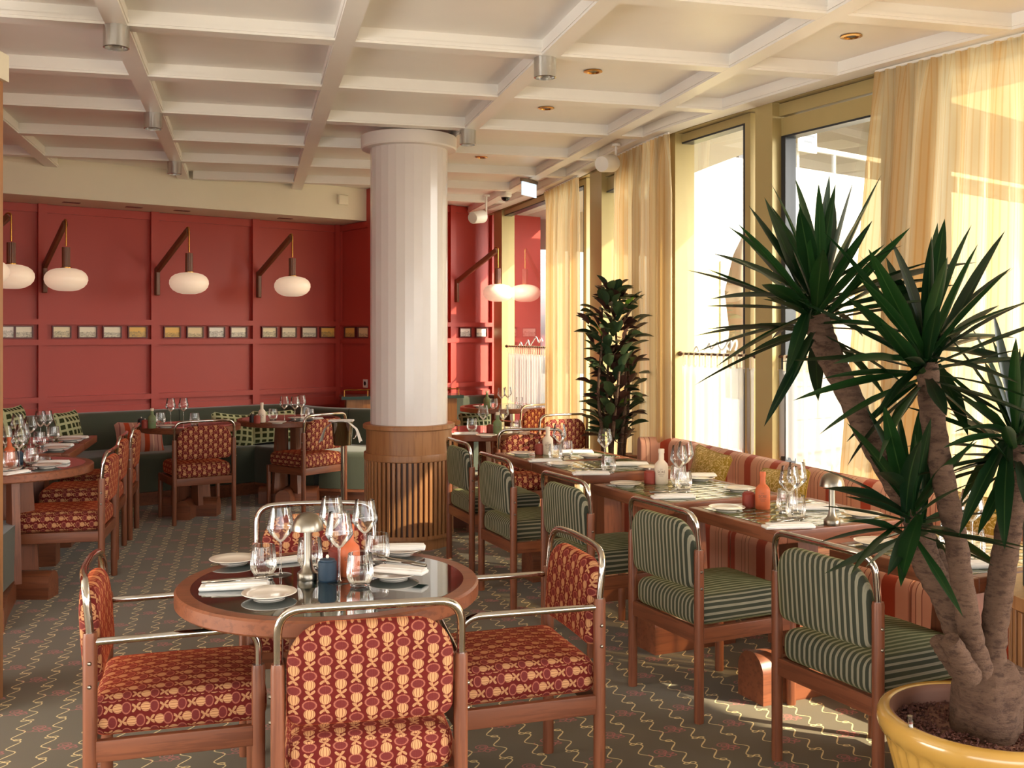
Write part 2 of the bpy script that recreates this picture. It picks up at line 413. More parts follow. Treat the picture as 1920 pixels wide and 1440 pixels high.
# red chair velvet: thistle, tulip and leaf motif in staggered columns
def thistle():
    m, b, o = newmat('red_thistle_velvet'); u, v, _, vec = coords('UV')
    U = u * (1000 / 39.0) + 50.5; col = efl(U); x = (efr(U) - .5) * 39.0
    y = efr(v * (1000 / 75.0) + emod(col, 2.0) * .5 + 20.27) * 75.0
    s = .9
    head = edisc(x, y, 0, 61, 16.5, 11.5, s)
    ang = E.op('ARCTAN2', (y - 61) * 1.4, x)
    rim = esm(eabs(elen(x / 16.5, (y - 61) / 11.5) - 1.02) * 11.5 - (esin(ang * 30) * .8 + 1.1), .6)
    grid = esm(.25 - esin(x * 2.2), .3) * esm(.1 - esin(y * 2.8), .3)
    tul = edisc(x, y, 0, 38.5, 14.2, 13.6, s) * esm(y - 49.5 - ecos(x * 1.25) * 1.6, s)
    xx = x / esq(emax(1.0 - (y - 40) * (y - 40) * .0034, .12))
    strp = esm(.80 - esin(eabs(xx) * .95 - 2.6), .12) * esm(26.0 - y, 2.0) * esm(y - 49, 2.5)
    th = E.op('ARCTAN2', y - 13, x); r = elen(x, y - 13)
    sn_ = eabs(esin(th * 2.0 + .3)); pet = esm(r - sn_ * sn_ * 17.5, .9) * esm(eabs(y - 13) - 11.5, .8)
    stem = esm(eabs(x + esin(y * .35) * 1.2) - .8, .5) * esm(y - 26, 1) * esm(6 - y, 1)
    dots = emax(edisc(x, y, 12, 23, 1.9, 1.9, .5), edisc(x, y, -11, 3, 1.9, 1.9, .5))
    cream = emax(emax(tul * (1 - strp * .9), pet * .72), emax(stem, dots))
    n = enoise(vec, 9, 3)
    base = emix(n, srgb(84, 20, 18), srgb(112, 30, 24))
    c = emix(head * .85, base, emix(grid * .6, srgb(106, 38, 36), srgb(156, 84, 76)))
    c = emix(rim * .85, c, srgb(184, 112, 90)); c = emix(cream * .93, c, srgb(206, 154, 108))
    fine = enoise(vec, 900, 1)
    setb(b, c, .8, spec=.2, sheen=.55, sheen_tint=srgb(235, 96, 54), bump=fine, bump_s=.15, bump_d=.001); b.inputs['Sheen Roughness'].default_value = .35
    return m
M['thistle'] = thistle()
def ticking():
    m, b, o = newmat('green_grey_stripe_cloth'); u, v, _, vec = coords('UV')
    t = efr(u / .0245 + .3) ; a = esm(eabs(t - .5) - .20, .035); ln = esm(eabs(t - .5) - .035, .03)
    c = emix(a, srgb(52, 56, 50), srgb(152, 146, 128)); c = emix(ln * .25, c, srgb(92, 92, 74))
    c = emix(enoise(vec, 5, 2) * .25, c, srgb(100, 102, 80))
    wv = enoise(emap(vec, (300, 900, 1)), 1, 2)
    setb(b, c, .9, spec=.15, sheen=.35, sheen_tint=srgb(190, 190, 110), bump=wv, bump_s=.2, bump_d=.001); return m
M['ticking'] = ticking()
def awning():
    m, b, o = newmat('terracotta_and_peach_stripe'); u, v, _, vec = coords('UV')
    t = efr(u / .27) * .27
    red = esm(eabs(t - .045) - .036, .002); l1 = esm(eabs(t - .150) - .0022, .001); l2 = esm(eabs(t - .180) - .0022, .001); l3 = esm(eabs(t - .212) - .0012, .001)
    c = emix(esm(eabs(t - .165) - .014, .002) * .45, srgb(224, 166, 140), srgb(238, 198, 166))
    c = emix(red, c, srgb(178, 70, 40)); c = emix(emax(emax(l1, l2), l3) * .85, c, srgb(126, 48, 36))
    setb(b, c, .88, spec=.15, sheen=.3, bump=enoise(vec, 700, 1), bump_s=.1, bump_d=.001); return m
M['awning'] = awning()
def lattice():
    m, b, o = newmat('green_and_ivory_lattice_cloth'); u, v, _, vec = coords('UV')
    a = efr(u / .062); d = efr(v / .055)
    g = emax(eabs(a - .5), eabs(d - .5)); c = emix(esm(g - .33, .03), srgb(176, 176, 136), srgb(52, 56, 32))
    setb(b, c, .9, spec=.1); return m
M['lattice'] = lattice()
def damask():
    m, b, o = newmat('mustard_chenille_print'); u, v, _, vec = coords('UV')
    n = enoise(vec, 24, 2, .5, 1.6); k = esm(eabs(n - .5) - .035, .02)
    c = emix(enoise(vec, 9, 2), srgb(150, 118, 34), srgb(186, 152, 58)); c = emix(k, c, srgb(226, 196, 130))
    setb(b, c, .85, spec=.15, sheen=.3, bump=k, bump_s=.3, bump_d=.003); return m
M['damask'] = damask()
def stripecush():
    m, b, o = newmat('rust_stripe_cushion_cloth'); u, v, _, vec = coords('UV')
    t = efr(u / .16 + .2); c = emix(esm(eabs(t - .5) - .14, .02), srgb(178, 130, 116), srgb(166, 66, 38))
    c = emix(esm(eabs(t - .12) - .03, .01) * .8, c, srgb(120, 66, 66)); c = emix(esm(eabs(t - .85) - .03, .01) * .8, c, srgb(216, 176, 148))
    setb(b, c, .9, spec=.1); return m
M['stripecush'] = stripecush()

def carpet():
    m, b, o = newmat('olive_scroll_carpet'); X, Y, Z, vec = coords()
    gu = X * .9688 + Y * .2478; gv = X * -.2478 + Y * .9688
    P = .1225; L = .40
    gp_ = gu * (1 / P) + .337
    ci = efl(gp_); x = (efr(gp_) - .5) * P * 1000
    s = emod(gv - .115 - emod(ci, 2.0) * .2 + .2, L) * 1000 - 200            # knot at 0, curl at +-200
    ph = s * (2 * pi / 100.0)
    wave = esin(ph + esin(ph) * .35) * -19 + esin(s * (pi / 200)) * 3
    slope = ecos(ph) * 1.3
    d = eabs(x - wave) / esq(slope * slope + 1)
    line = esm(d - 2.3, .9)
    k1 = emax(ering(x, s, 12, 0, 10.5, 7, 2.0, .9), ering(x, s, -12, 0, 10.5, 7, 2.0, .9))
    sA = emod(s, 400.0) - 200
    k2 = ering(x, sA, 5, 0, 12, 8, 2.0, .9)
    cream = emax(line, emax(k1, k2))
    gq = gp_ + .5; cj = efl(gq) - 1; px = (efr(gq) - .5) * P * 1000 * 1.0
    q = emod(gv - .115 - emod(cj, 2.0) * .2 + .1 + .2, L) * 1000 - 200
    pk = emax(ering(px, q, -2, 14, 22, 17, 2.0, .9), ering(px, q, 1, 12, 11, 8, 1.8, .9))
    pk = emax(pk, emax(ering(px, q, 24, -4, 15, 7, 1.9, .9), ering(px, q, 12, -22, 9, 13, 1.9, .9)))
    pk = emax(pk, emax(ering(px, q, -10, -18, 11, 8, 1.8, .9), ering(px, q, 34, -20, 11, 7, 1.8, .9)))
    pk = emax(pk, ering(px, q, -30, -8, 24, 17, 1.7, .9) * (q < 2.0) * (px < -14.0))
    pk = pk * (1 - cream)
    n = enoise(vec, 3, 3); f = enoise(vec, 420, 2)
    base = emix(n * .6 + f * .4, srgb(78, 66, 38), srgb(106, 90, 54))
    c = emix(pk, base, srgb(172, 92, 82)); c = emix(cream, c, srgb(232, 208, 146))
    setb(b, c, .95, spec=.1, sheen=.25, bump=f, bump_s=.3, bump_d=.003); return m
M['carpet'] = carpet()

def glassy_top():
    m, b, o = newmat('dark_green_glass_top'); setb(b, srgb(22, 40, 38), .035, spec=.7, coat=.6); return m
M['glasstop'] = glassy_top()
def tilemat():
    m, b, o = newmat('glazed_green_tile'); x, y, z, v = coords('Generated')
    oi = E.nt.nodes.new('ShaderNodeObjectInfo'); c = emix(E(oi.outputs['Random']), srgb(62, 72, 36), srgb(110, 112, 62))
    setb(b, c, .12, spec=.6, coat=.5); return m
M['tile'] = tilemat()
M['grout'] = flat('dark_grout', (44, 46, 34), .8)
def globe():
    m, b, o = newmat('opal_glass_lit'); setb(b, srgb(244, 226, 206), .3, spec=.5)
    b.inputs['Emission Color'].default_value = srgb(255, 222, 190); b.inputs['Emission Strength'].default_value = .26; return m
M['globe'] = globe()
def glow(name, rgb, s):
    m, b, o = newmat(name); b.inputs['Base Color'].default_value = srgb(*rgb)
    b.inputs['Emission Color'].default_value = srgb(*rgb); b.inputs['Emission Strength'].default_value = s; return m
M['exitglow'] = glow('backlit_panel', (200, 222, 238), .8)
def leafmat(name, c1, c2, rough=.35):
    m, b, o = newmat(name); u, v, _, vec = coords('UV'); oi = E.nt.nodes.new('ShaderNodeObjectInfo')
    c = emix(E(oi.outputs['Random']), srgb(*c1), srgb(*c2))
    rib = esm(eabs(u - .5) - .03, .02); c = emix(rib * .18, c, srgb(100, 130, 70))
    setb(b, c, rough, spec=.5)
    tl = E.nt.nodes.new('ShaderNodeBsdfTranslucent'); E.nt.links.new(c.k, tl.inputs[0])
    mx = E.nt.nodes.new('ShaderNodeMixShader'); mx.inputs[0].default_value = .15
    E.nt.links.new(b.outputs[0], mx.inputs[1]); E.nt.links.new(tl.outputs[0], mx.inputs[2]); E.nt.links.new(mx.outputs[0], o.inputs[0]); return m
M['yucca'] = leafmat('yucca_leaf_green', (10, 34, 16), (24, 56, 20), .34)
M['croton'] = leafmat('dark_glossy_leaf', (34, 54, 36), (72, 88, 56), .3)
M['croton_red'] = leafmat('burgundy_leaf', (58, 34, 34), (78, 50, 42), .3)
def bark():
    m, b, o = newmat('pale_brown_bark'); x, y, z, v = coords(); n = enoise(emap(v, (16, 16, 34)), 2.2, 6, .7); n2 = enoise(v, 9, 3)
    c = emix(n, srgb(48, 35, 29), srgb(140, 110, 90)); c = emix(n2 * .6, c, srgb(80, 58, 48))
    c = emix(esm(.43 - n, .05) * .0 + esm(n - .44, .04) * .0 + (1 - esm(.43 - n, .05)) * .55, c, srgb(62, 44, 36)); n3 = enoise(emap(v, (5, 5, 60)), 1.0, 3, .5); c = emix((1 - esm(.40 - n3, .04)) * .4, c, srgb(70, 50, 42)); setb(b, c, .9, spec=.15, bump=n + n3 * .6, bump_s=1.0, bump_d=.012); return m
M['bark'] = bark()
def glaze():
    m, b, o = newmat('yellow_glazed_terracotta'); x, y, z, v = coords(); n = enoise(v, 7, 4)
    c = emix(n, srgb(176, 130, 56), srgb(202, 162, 84)); setb(b, c, .2, spec=.6, coat=.6); return m
M['yellowpot'] = glaze()
M['pebble'] = flat('red_brown_clay_pebbles', (96, 58, 50), .9, var=.4, vs=60)
M['potinner'] = flat('unglazed_rim', (122, 82, 66), .7)
def sepia(i):
    m, b, o = newmat('old_postcard_print_%d' % i); u, v, _, vec = coords('UV'); rnd = random.Random(i)
    tint = rnd.choice([(240, 226, 188), (244, 234, 210), (236, 212, 164), (246, 240, 228), (238, 190, 96)])
    dk = rnd.choice([(70, 66, 54), (96, 84, 62), (88, 90, 84), (70, 56, 40)])
    off = rnd.random() * 9; hz = .35 + rnd.random() * .25
    n = enoise(emap(ecomb(u, v, off), (7, 11, 1)), 1.0, 5, .65, 1.2)
    land = esm(v - hz - (n - .5) * .5, .04); c = emix(land * esm(.52 - n, .16) * .85 + land * .12, srgb(*tint), srgb(*dk))
    c = emix(esm(eabs(n - .55) - .02, .02) * .6 * land, c, srgb(*tint)); setb(b, c, .35); return m
M['prints'] = [sepia(i) for i in range(8)]
M['pictureframe'] = flat('dark_red_picture_frame', (96, 34, 34), .4)

# ---------------------------------------------------------------- plan of the room
g = Vector((-.2478, .9688)); c_ = Vector((.9688, .2478))                       # coffer grid: away, across
FP = [(6.9, -3.8), (6.3, -1.8), (5.5, .1), (4.4, 1.85), (3.1, 3.75), (2.4, 4.8), (1.93, 5.53), (1.50, 6.34), (1.117, 7.15), (.84, 8.15), (.585, 9.25), (.323, 10.2), (.03, 11.05), (-.27, 11.95), (-.45, 12.5)]
FC = catmull(FP, 10)
def offs(P, d):          # offset to the right of travel (outside)
    out = []
    for i in range(len(P)):
        t = (P[min(i + 1, len(P) - 1)] - P[max(i - 1, 0)]).normalized(); out.append(P[i] + Vector((t.y, -t.x)) * d)
    return out
def fac(px, off=0.0):
    """plan point of the facade line, moved out by off, that lies in direction px; and the line's direction there"""
    P = offs(FC, off); k = (px - CX) / F
    for i in range(len(P) - 1):
        if P[i].y < .5: continue
        a = P[i].x - k * P[i].y; b = P[i + 1].x - k * P[i + 1].y
        if a >= 0 >= b: t = a / (a - b); return P[i].lerp(P[i + 1], t), (P[i + 1] - P[i]).normalized()
    return P[-1], (P[-1] - P[-2]).normalized()
def facseg(pa, pb, off=0.0):
    """points along the facade line between two directions (pa nearer the camera's right)"""
    A, _ = fac(pa, off); B, _ = fac(pb, off); P = offs(FC, off)
    mid = [p for p in P if p.y > A.y + .03 and p.y < B.y - .03]; return [A] + mid + [B]
wv = Vector((.7924, .6100)); nv = Vector((.6100, -.7924)); P1 = Vector((-1.83, 10.88))
def W(t, d, z): p = P1 + wv * t + nv * d; return Vector((p.x, p.y, z))
def wt(px):          # parameter along the back wall seen in direction px
    k = (px - CX) / F; return (k * P1.y - P1.x) / (wv.x - k * wv.y)
def wY(px): return (P1 + wv * wt(px)).y
def wz(px, y): return EH + (HY - y) / F * wY(px)
LC = Vector((-4.6, 8.75)) ; LC = P1 + wv * -3.5   # corner of back and left walls
H, HC = 2.9, 2.975

# ---------------------------------------------------------------- floor, ground
inner = [tuple(p) for p in FC]
fl = MB(); fl.prism([(-7.5, -3.8)] + inner[:1] + inner[1:] + [(-.6, 13.3), (-7.5, 13.3)], -.12, 0.0)
tag(fl.build('floor', M['carpet']), 'olive green carpet with cream scrolling lines and pink flourishes', kind='structure')
gp = MB(); out_ = offs(FC, .30)
gp.prism([tuple(p) for p in out_] + [(-.6, 40), (60, 40), (60, -30), (8.5, -30)], -.30, -.06)
tag(gp.build('terrace_paving', M['paving']), 'pale stone terrace outside the windows', kind='structure')

# ---------------------------------------------------------------- walls
def wallbox(mb, t0, t1, d0, d1, z0, z1):
    mb.prism([tuple(W(t0, d0, 0).xy), tuple(W(t0, d1, 0).xy), tuple(W(t1, d1, 0).xy), tuple(W(t1, d0, 0).xy)], z0, z1)
wb = MB(); wallbox(wb, -3.7, 2.75, -.2, 0, 0, 3.2); wall_b = tag(wb.build('wall_back', M['redwall']), 'brick red panelled back wall', kind='structure')
bats = [wt(p) for p in (-167, 78, 288, 477)] + [0.0 - .035]
for t in bats:
    mb = MB(); wallbox(mb, t - .037, t + .037, 0, .048, .80, 2.65); mb.build('batten', M['redwall'], wall_b)
for t in (wt(846), wt(923), wt(939)):
    mb = MB(); wallbox(mb, t - .037, t + .037, 0, .048, .80, 2.97); mb.build('batten', M['redwall'], wall_b)
for (t0, t1) in ((-3.5, -.035), (.9, 2.4)):
    for (z, hgt, dp) in ((1.607, .05, .052), (1.425, .05, .052), (.915, .05, .046), (.80, .09, .02), (2.61 if t0 < 0 else 2.93, .07, .02)):
        mb = MB(); wallbox(mb, t0, t1, 0, dp, z - hgt / 2, z + hgt / 2); mb.build('rail', M['redwall'], wall_b)
# pier that projects beside the niche
pr = MB(); wallbox(pr, 0, .86, 0, .70, 0, 3.2); pier = tag(pr.build('wall_pier', M['redwall']), 'red panelled pier projecting beside the column', kind='structure')
for (z, hgt) in ((1.607, .045), (1.425, .045), (.915, .05), (2.61, .06)):
    mb = MB(); wallbox(mb, -.024, 0, .05, .69, z - hgt / 2, z + hgt / 2); mb.build('rail', M['redwall'], pier)
for d in (.03, .67):
    mb = MB(); wallbox(mb, -.024, 0, d - .03, d + .03, .8, 2.65); mb.build('batten', M['redwall'], pier)
wl = MB(); a = LC - c_ * .2; wl.prism([tuple(LC), tuple(LC - g * 5.2), tuple(LC - g * 5.2 - c_ * .2), tuple(LC - c_ * .2 + g * .4)], 0, 3.2)
wall_l = tag(wl.build('wall_left', M['redwall']), 'red panelled wall returning along the left bench', kind='structure')
for s_ in (.05, 1.0, 2.0, 3.0):
    mb = MB(); q = LC - g * s_; mb.box((q.x + c_.x * .014, q.y + c_.y * .014, 1.7), (.028, .07, 1.9), atan2(c_.y, c_.x)); mb.build('batten', M['redwall'], wall_l)
q0 = LC - g * 5.2
wf = MB(); wf.prism([tuple(q0), (-7.5, q0.y - .6), (-7.5, q0.y - .8), tuple(q0 - Vector((0, .2)))], 0, 3.2); tag(wf.build('wall_jog', M['cream']), None, kind='structure')
wr = MB(); wr.box((0, -3.9, .35), (15, .2, .7)); wr.box((0, -3.9, 2.85), (15, .2, .5)); wr.box((-5.8, -3.9, 1.6), (3.2, .2, 3.2)); tag(wr.build('wall_rear', M['cream']), 'cream rear wall with a long window', kind='structure')
wsd = MB(); wsd.box((-7.6, -.2, 1.6), (.2, 7.6, 3.2)); tag(wsd.build('wall_side', M['cream']), 'cream side wall', kind='structure')

# ---------------------------------------------------------------- ceiling with coffers
cl = MB(); cl.prism([(-7.6, -4.0)] + inner + [(-.7, 13.4), (-7.6, 13.4)], HC, HC + .3)
ceil = tag(cl.build('ceiling', M['ceiling']), 'white coffered ceiling', kind='structure')
uO, vO, pu, pv, bw = .3927, 5.038, 1.027, .945, .095
def UV(u, v): p = c_ * u + g * v; return (p.x, p.y)
def curve_u(v):
    for i in range(len(FC) - 1):
        a, b = FC[i].dot(g) - v, FC[i + 1].dot(g) - v
        if a <= 0 <= b: return FC[i].lerp(FC[i + 1], -a / (b - a + 1e-9)).dot(c_)
    return 3.0
fas = P1 + nv * .57                                            # bulkhead face
def fascia_v(u):   # v where the line of constant u meets the bulkhead face
    s_ = (u - fas.dot(c_)) / wv.dot(c_); return (fas + wv * s_).dot(g)
def bullet_end(u):  # far end of an along-beam
    v = fascia_v(u); q = c_ * u + g * v
    if (q - fas).dot(wv) > 0: v = (P1 + wv * ((u - P1.dot(c_)) / wv.dot(c_))).dot(g)
    return v
def cbox(u0, u1, v0, v1, z0, z1, mb):
    mb.prism([UV(u0, v0), UV(u1, v0), UV(u1, v1), UV(u0, v1)], z0, z1)
for k in range(-5, 4):
    u0 = uO + k * pu; v1 = bullet_end(u0 + .05)
    if k == 3: v1 = 4.2
    mb = MB(); cbox(u0, u0 + bw, -2.5, v1, H, HC + .02, mb); cbox(u0 - .006, u0 + bw + .006, -2.5, v1, H + .012, H + .03, mb)
    mb.build('beam', M['ceiling'], ceil)
for j in range(-7, 7):
    v1 = vO + j * pv; v0 = v1 - bw; ur = curve_u(v1) - .05
    # stop at the bulkhead on the left when beyond it
    ul = -6.0
    if v1 > fascia_v(-6.0): 
        ul = max(-6.0, ((v1 - fas.dot(g)) / wv.dot(g)) * wv.dot(c_) + fas.dot(c_))
        if ul > fas.dot(c_): ul = ((v1 - P1.dot(g)) / wv.dot(g)) * wv.dot(c_) + P1.dot(c_)
    ur = min(ur, 4.6)
    if ur - ul < .2: continue
    mb = MB(); cbox(ul, ur, v0, v1, H + .001, HC + .02, mb); cbox(ul, ur, v0 - .006, v1 + .006, H + .013, H + .031, mb)
    mb.build('beam', M['ceiling'], ceil)
mb = MB(); mb.sweep([tuple(p) for p in FC[2:]], [(0, H), (.13, H), (.13, HC + .02), (0, HC + .02)]); mb.build('edge_beam', M['ceiling'], ceil)
mb = MB(); mb.sweep([tuple(p) for p in FC[2:]], [(.128, H + .014), (.136, H + .014), (.136, H + .03), (.128, H + .03)]); mb.build('edge_moulding', M['ceiling'], ceil)
# dropped bulkhead over the bench
mb = MB(); wallbox(mb, -3.6, -.0, .0, .57, 2.65, HC + .02); bulk = tag(mb.build('trim_1', M['cream']), 'cream dropped bulkhead above the red wall', kind='structure')
for t in (wt(80) + .1, wt(288) + .1, wt(300) - .4, wt(500)):
    mb = MB(); wallbox(mb, t, t + .14, .25, .31, 2.646, 2.651); mb.build('vent_slot', M['pictureframe'], bulk)

# ---------------------------------------------------------------- facade: posts, windows, doors
def post(px0, px1, off0=.02, off1=.17, z0=0.0, z1=2.9, name='trim_2', label=None):
    a, _ = fac(px0, off0); b, _ = fac(px1, off0); a2, _ = fac(px0, off1); b2, _ = fac(px1, off1)
    ta = (b - a).normalized(); nrm = Vector((ta.y, -ta.x)); d = off1 - off0
    mb = MB(); mb.prism([tuple(a), tuple(b), tuple(b + nrm * d), tuple(a + nrm * d)], z0, z1)
    return tag(mb.build(name, M['mullion']), label, kind='structure')
def frame_bars(pa, pb, z0, z1, wd, dp, off, mat, parent, name='frame'):
    """four bars round an opening from direction pa (near) to pb (far)"""
    A, _ = fac(pa, off); B, _ = fac(pb, off); t = (B - A).normalized(); L = (B - A).length; rz = atan2(t.y, t.x)
    mid = (A + B) / 2
    o = []
    for (cc, cz, sx, sz) in ((mid, z1 - wd / 2, L, wd), (mid, z0 + wd / 2, L, wd), (A + t * wd / 2, (z0 + z1) / 2, wd, z1 - z0 - 2 * wd), (B - t * wd / 2, (z0 + z1) / 2, wd, z1 - z0 - 2 * wd)):
        mb = MB(); mb.box((cc.x, cc.y, cz), (sx, dp, sz), rz); o.append(mb.build(name, mat, parent))
    return o
def window(n, pa, pb, label, door=False, zt=2.895):
    A, _ = fac(pa, .10); B, _ = fac(pb, .10); mid = (A + B) / 2
    root = thing(('door_%d' if door else 'window_%d') % n, label, None, (0, 0, 0), kind='structure')
    wd = .055
    t = (B - A).normalized(); rz = atan2(t.y, t.x); L = (B - A).length
    if door:
        frame_bars(pa, pb, .0, zt, .075, .10, .10, M['mullion'], root, 'frame')
        a2, b2 = A + t * .085, B - t * .085
        for (cx_, cz, sx, sz) in (((a2 + b2) / 2, zt - .14, L - .17, .11), ((a2 + b2) / 2, .13, L - .17, .11), (a2 + t * .045, (zt) / 2, .09, zt - .3), (b2 - t * .045, zt / 2, .09, zt - .3)):
            mb = MB(); mb.box((cx_.x, cx_.y, cz), (sx, .07, sz), rz); mb.build('leaf_rail', M['mullion'], root)
        wi = .18; zz0, zz1 = .185, zt - .195
    else:
        frame_bars(pa, pb, .0, zt, wd, .09, .10, M['mullion'], root, 'frame'); wi = wd; zz0, zz1 = wd, zt - wd
    # gasket and pane
    for (cx_, cz, sx, sz) in (((A + B) / 2, zz1 - .006, L - 2 * wi, .012), (A + t * (wi + .012), (zz0 + zz1) / 2, .024, zz1 - zz0), (B - t * (wi + .018), (zz0 + zz1) / 2, .036, zz1 - zz0)):
        mb = MB(); mb.box((cx_.x, cx_.y, cz), (sx, .085, sz), rz); mb.build('gasket', M['mulldark'], root)
    mb = MB(); mb.box((mid.x, mid.y, (zz0 + zz1) / 2), (L - 2 * wi, .001, zz1 - zz0), rz)
    mb2 = MB(); a3 = A + t * wi; b3 = B - t * wi
    mb2.add([(a3.x, a3.y, zz0), (b3.x, b3.y, zz0), (b3.x, b3.y, zz1), (a3.x, a3.y, zz1)], [(0, 1, 2, 3)])
    mb2.build('pane', M['pane'], root, fix=False)
    return root, A, B
win3 = window(3, 1108, 938, 'far tall window beside the red wall')
win2 = window(2, 1418, 1264, 'tall fixed window with pale sky and a parasol outside')
dr1 = window(1, 1246, 1128, 'glazed door mostly behind the middle curtain', True)
dr2 = window(2, 1720, 1436, 'glazed terrace door behind the yucca', True)
post(941, 926, name='trim_2', label='pale gold corner post at the red wall')
post(1128, 1106, name='trim_3', label='gold post between the far window and the middle door')
post(1266, 1242, name='trim_4', label='gold post beside the middle curtain')
post(1448, 1416, .0, .18, name='trim_5', label='broad gold post between window and terrace door')
post(1745, 1715, name='trim_6', label='gold post behind the near curtain')
win1 = window(1, 2350, 1745, 'near tall window behind the striped curtain')
# outer canopy and upper wall
can = offs(FC, .97); edge_o = offs(FC, .05)
mb = MB(); mb.prism([tuple(p) for p in edge_o] + [tuple(p) for p in can[::-1]], 2.93, 3.12); tag(mb.build('canopy', M['whitewall']), 'pale canopy slab outside above the windows', kind='structure')
mb = MB(); mb.sweep([tuple(p) for p in offs(FC, .02)], [(0, H), (0, 3.4), (-.17, 3.4), (-.17, H)]); tag(mb.build('wall_lintel', M['mullion']), 'gold lintel above the glazing', kind='structure')
mb = MB(); mb.prism([(-.45, 12.5), (-.1, 12.4), (.35, 13.3), (-.6, 13.3)], 0, 3.2); tag(mb.build('wall_corner', M['redwall']), None, kind='structure')

# ---------------------------------------------------------------- outside: white building, parasols
B0 = Vector((3.59, 13.0)); bd = Vector((1.16, .90)).normalized(); bn = Vector((bd.y, -bd.x))
def BW(s_, d, z=0.0): p = B0 + bd * s_ - bn * d * -1; return (p.x, p.y)
bl = thing('neighbour_building', 'white rendered building with a railed balcony across the terrace', 'building', (B0.x, B0.y, 0))
def bprism(s0, s1, d0, d1, z0, z1, name, mat):
    mb = MB(); q = [B0 + bd * s_ + Vector((-bd.y, bd.x)) * d for (s_, d) in ((s0, d0), (s1, d0), (s1, d1), (s0, d1))]
    mb.prism([tuple(p) for p in q], z0, z1); return mb.build(name, mat, bl, world=True)
bprism(-2.4, 12, 0, .25, 0, 3.62, 'parapet_wall', M['whitewall'])
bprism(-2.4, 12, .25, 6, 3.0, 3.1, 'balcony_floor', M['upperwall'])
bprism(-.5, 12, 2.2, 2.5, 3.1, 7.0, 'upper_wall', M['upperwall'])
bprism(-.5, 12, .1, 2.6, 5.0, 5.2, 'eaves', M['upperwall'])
bprism(1.5, 2.15, 2.15, 2.22, 3.3, 4.35, 'window', M['darkglass'])
bprism(-1.0, 10, -.02, .03, 3.86, 3.92, 'handrail', M['whitewall'])
for s_ in [-.75 + .78 * k for k in range(12)]: bprism(s_, s_ + .05, -.01, .02, 3.62, 3.87, 'baluster', M['whitewall'])
bprism(-2.35, -1.55, -.10, 0, 0, 2.35, 'yellow_bay', M['yellowwall'])
bprism(-1.55, -1.2, -.12, 0, 0, 2.35, 'white_post', M['whitewall'])
bprism(-1.2, -.98, -.16, 0, 0, 2.3, 'blue_shutter', M['blue'])
bprism(-.98, -.75, -.14, 0, 0, 2.25, 'green_shutter', M['deepgreen'])
for r_ in range(5):
    for q in range(3):
        bprism(-.75 + q * .5 + (r_ % 2) * .1, -.75 + q * .5 + .48 + (r_ % 2) * .1, -.10, 0, r_ * .42, r_ * .42 + .405, 'stone_block', M['stonebeige'])
sg = thing('balcony_sign', 'white notice board hung on the balcony rail outside', 'sign', tuple(B0 + bd * .1) + (3.9,))
q = B0 + bd * .15 + Vector((bd.y, -bd.x)) * .08; rzb = atan2(bd.y, bd.x)
mb = MB(); mb.box((q.x, q.y, 4.12), (.36, .03, .62), rzb); mb.build('board', M['plastic'], sg, world=True)
q2 = q + Vector((bd.y, -bd.x)) * .018
for (zz, ww) in ((4.34, .22), (4.24, .28), (4.15, .20), (4.02, .26), (3.94, .16)):
    mb = MB(); mb.box((q2.x, q2.y, zz), (ww, .004, .03), rzb); mb.build('text_line', M['darkglass'], sg, world=True)
def parasol(x, y, Y, hgt, label):
    p = atY(x, y, Y); r = thing('closed_parasol', label, 'parasol', (p.x, p.y, -.06), group='closed parasols on the terrace')
    mb = MB(); mb.tube([(0, 0, 0), (0, 0, p.z + .1)], .025, 8); mb.build('pole', M['whitewall'], r)
    mb = MB(); mb.lathe([(.17, p.z - 1.5), (.20, p.z - 1.3), (.15, p.z - .9), (.17, p.z - .5), (.10, p.z - .15), (.03, p.z + .02)], 20, rmod=lambda a, z: 1 + .18 * cos(6 * a + z * 3)); mb.build('canopy', M['parasol'], r, smooth=True)
    mb = MB(); mb.lathe([(.0, p.z), (.03, p.z + .02), (.012, p.z + .08), (0, p.z + .1)], 10); mb.build('finial', M['steel'], r, smooth=True)
parasol(1398, 435, 9.6, 2, 'closed beige parasol seen through the tall fixed window')
parasol(1510, 420, 10.2, 2, 'closed beige parasol behind the terrace door glass, farther one')
parasol(1562, 410, 10.8, 2, 'closed beige parasol outside the terrace door, next to the curtain')

# vinyl script on the panes (seen from behind, tops of the letters)
def script(strokes, off, name, label):
    r = thing(name, label, 'lettering', (0, 0, 0))
    for st in strokes:
        pts = []
        for (x, y) in st:
            p, _ = fac(x, off); pts.append(Vector((p.x, p.y, EH + (HY - y) / F * p.y)))
        mb = MB(); mb.tube(catmull(pts, 5), .008, 5); mb.build('stroke', M['lettering'], r, smooth=True)
script([[(1301, 660), (1305, 651), (1309, 652), (1311, 660)], [(1320, 656), (1327, 650), (1331, 644), (1334, 654), (1340, 648), (1346, 642), (1349, 650), (1354, 656), (1360, 650), (1365, 641), (1370, 639), (1371, 648), (1368, 657)], [(1396, 660), (1402, 654), (1409, 656), (1412, 648)]],
       .09, 'window_script', 'white cursive lettering on the tall fixed window above the cafe rod')
script([[(1560, 655), (1566, 648), (1572, 645), (1570, 655), (1565, 658), (1560, 652)], [(1577, 658), (1574, 651), (1580, 646), (1583, 650), (1579, 654)]],
       .09, 'window_script', 'white cursive lettering on the terrace door glass')
script([[(972, 652), (976, 642), (980, 650), (985, 646), (990, 638), (993, 648), (999, 640), (1005, 632), (1010, 642), (1014, 634), (1017, 640)]],
       .09, 'window_script', 'white cursive lettering on the far window by the red wall')

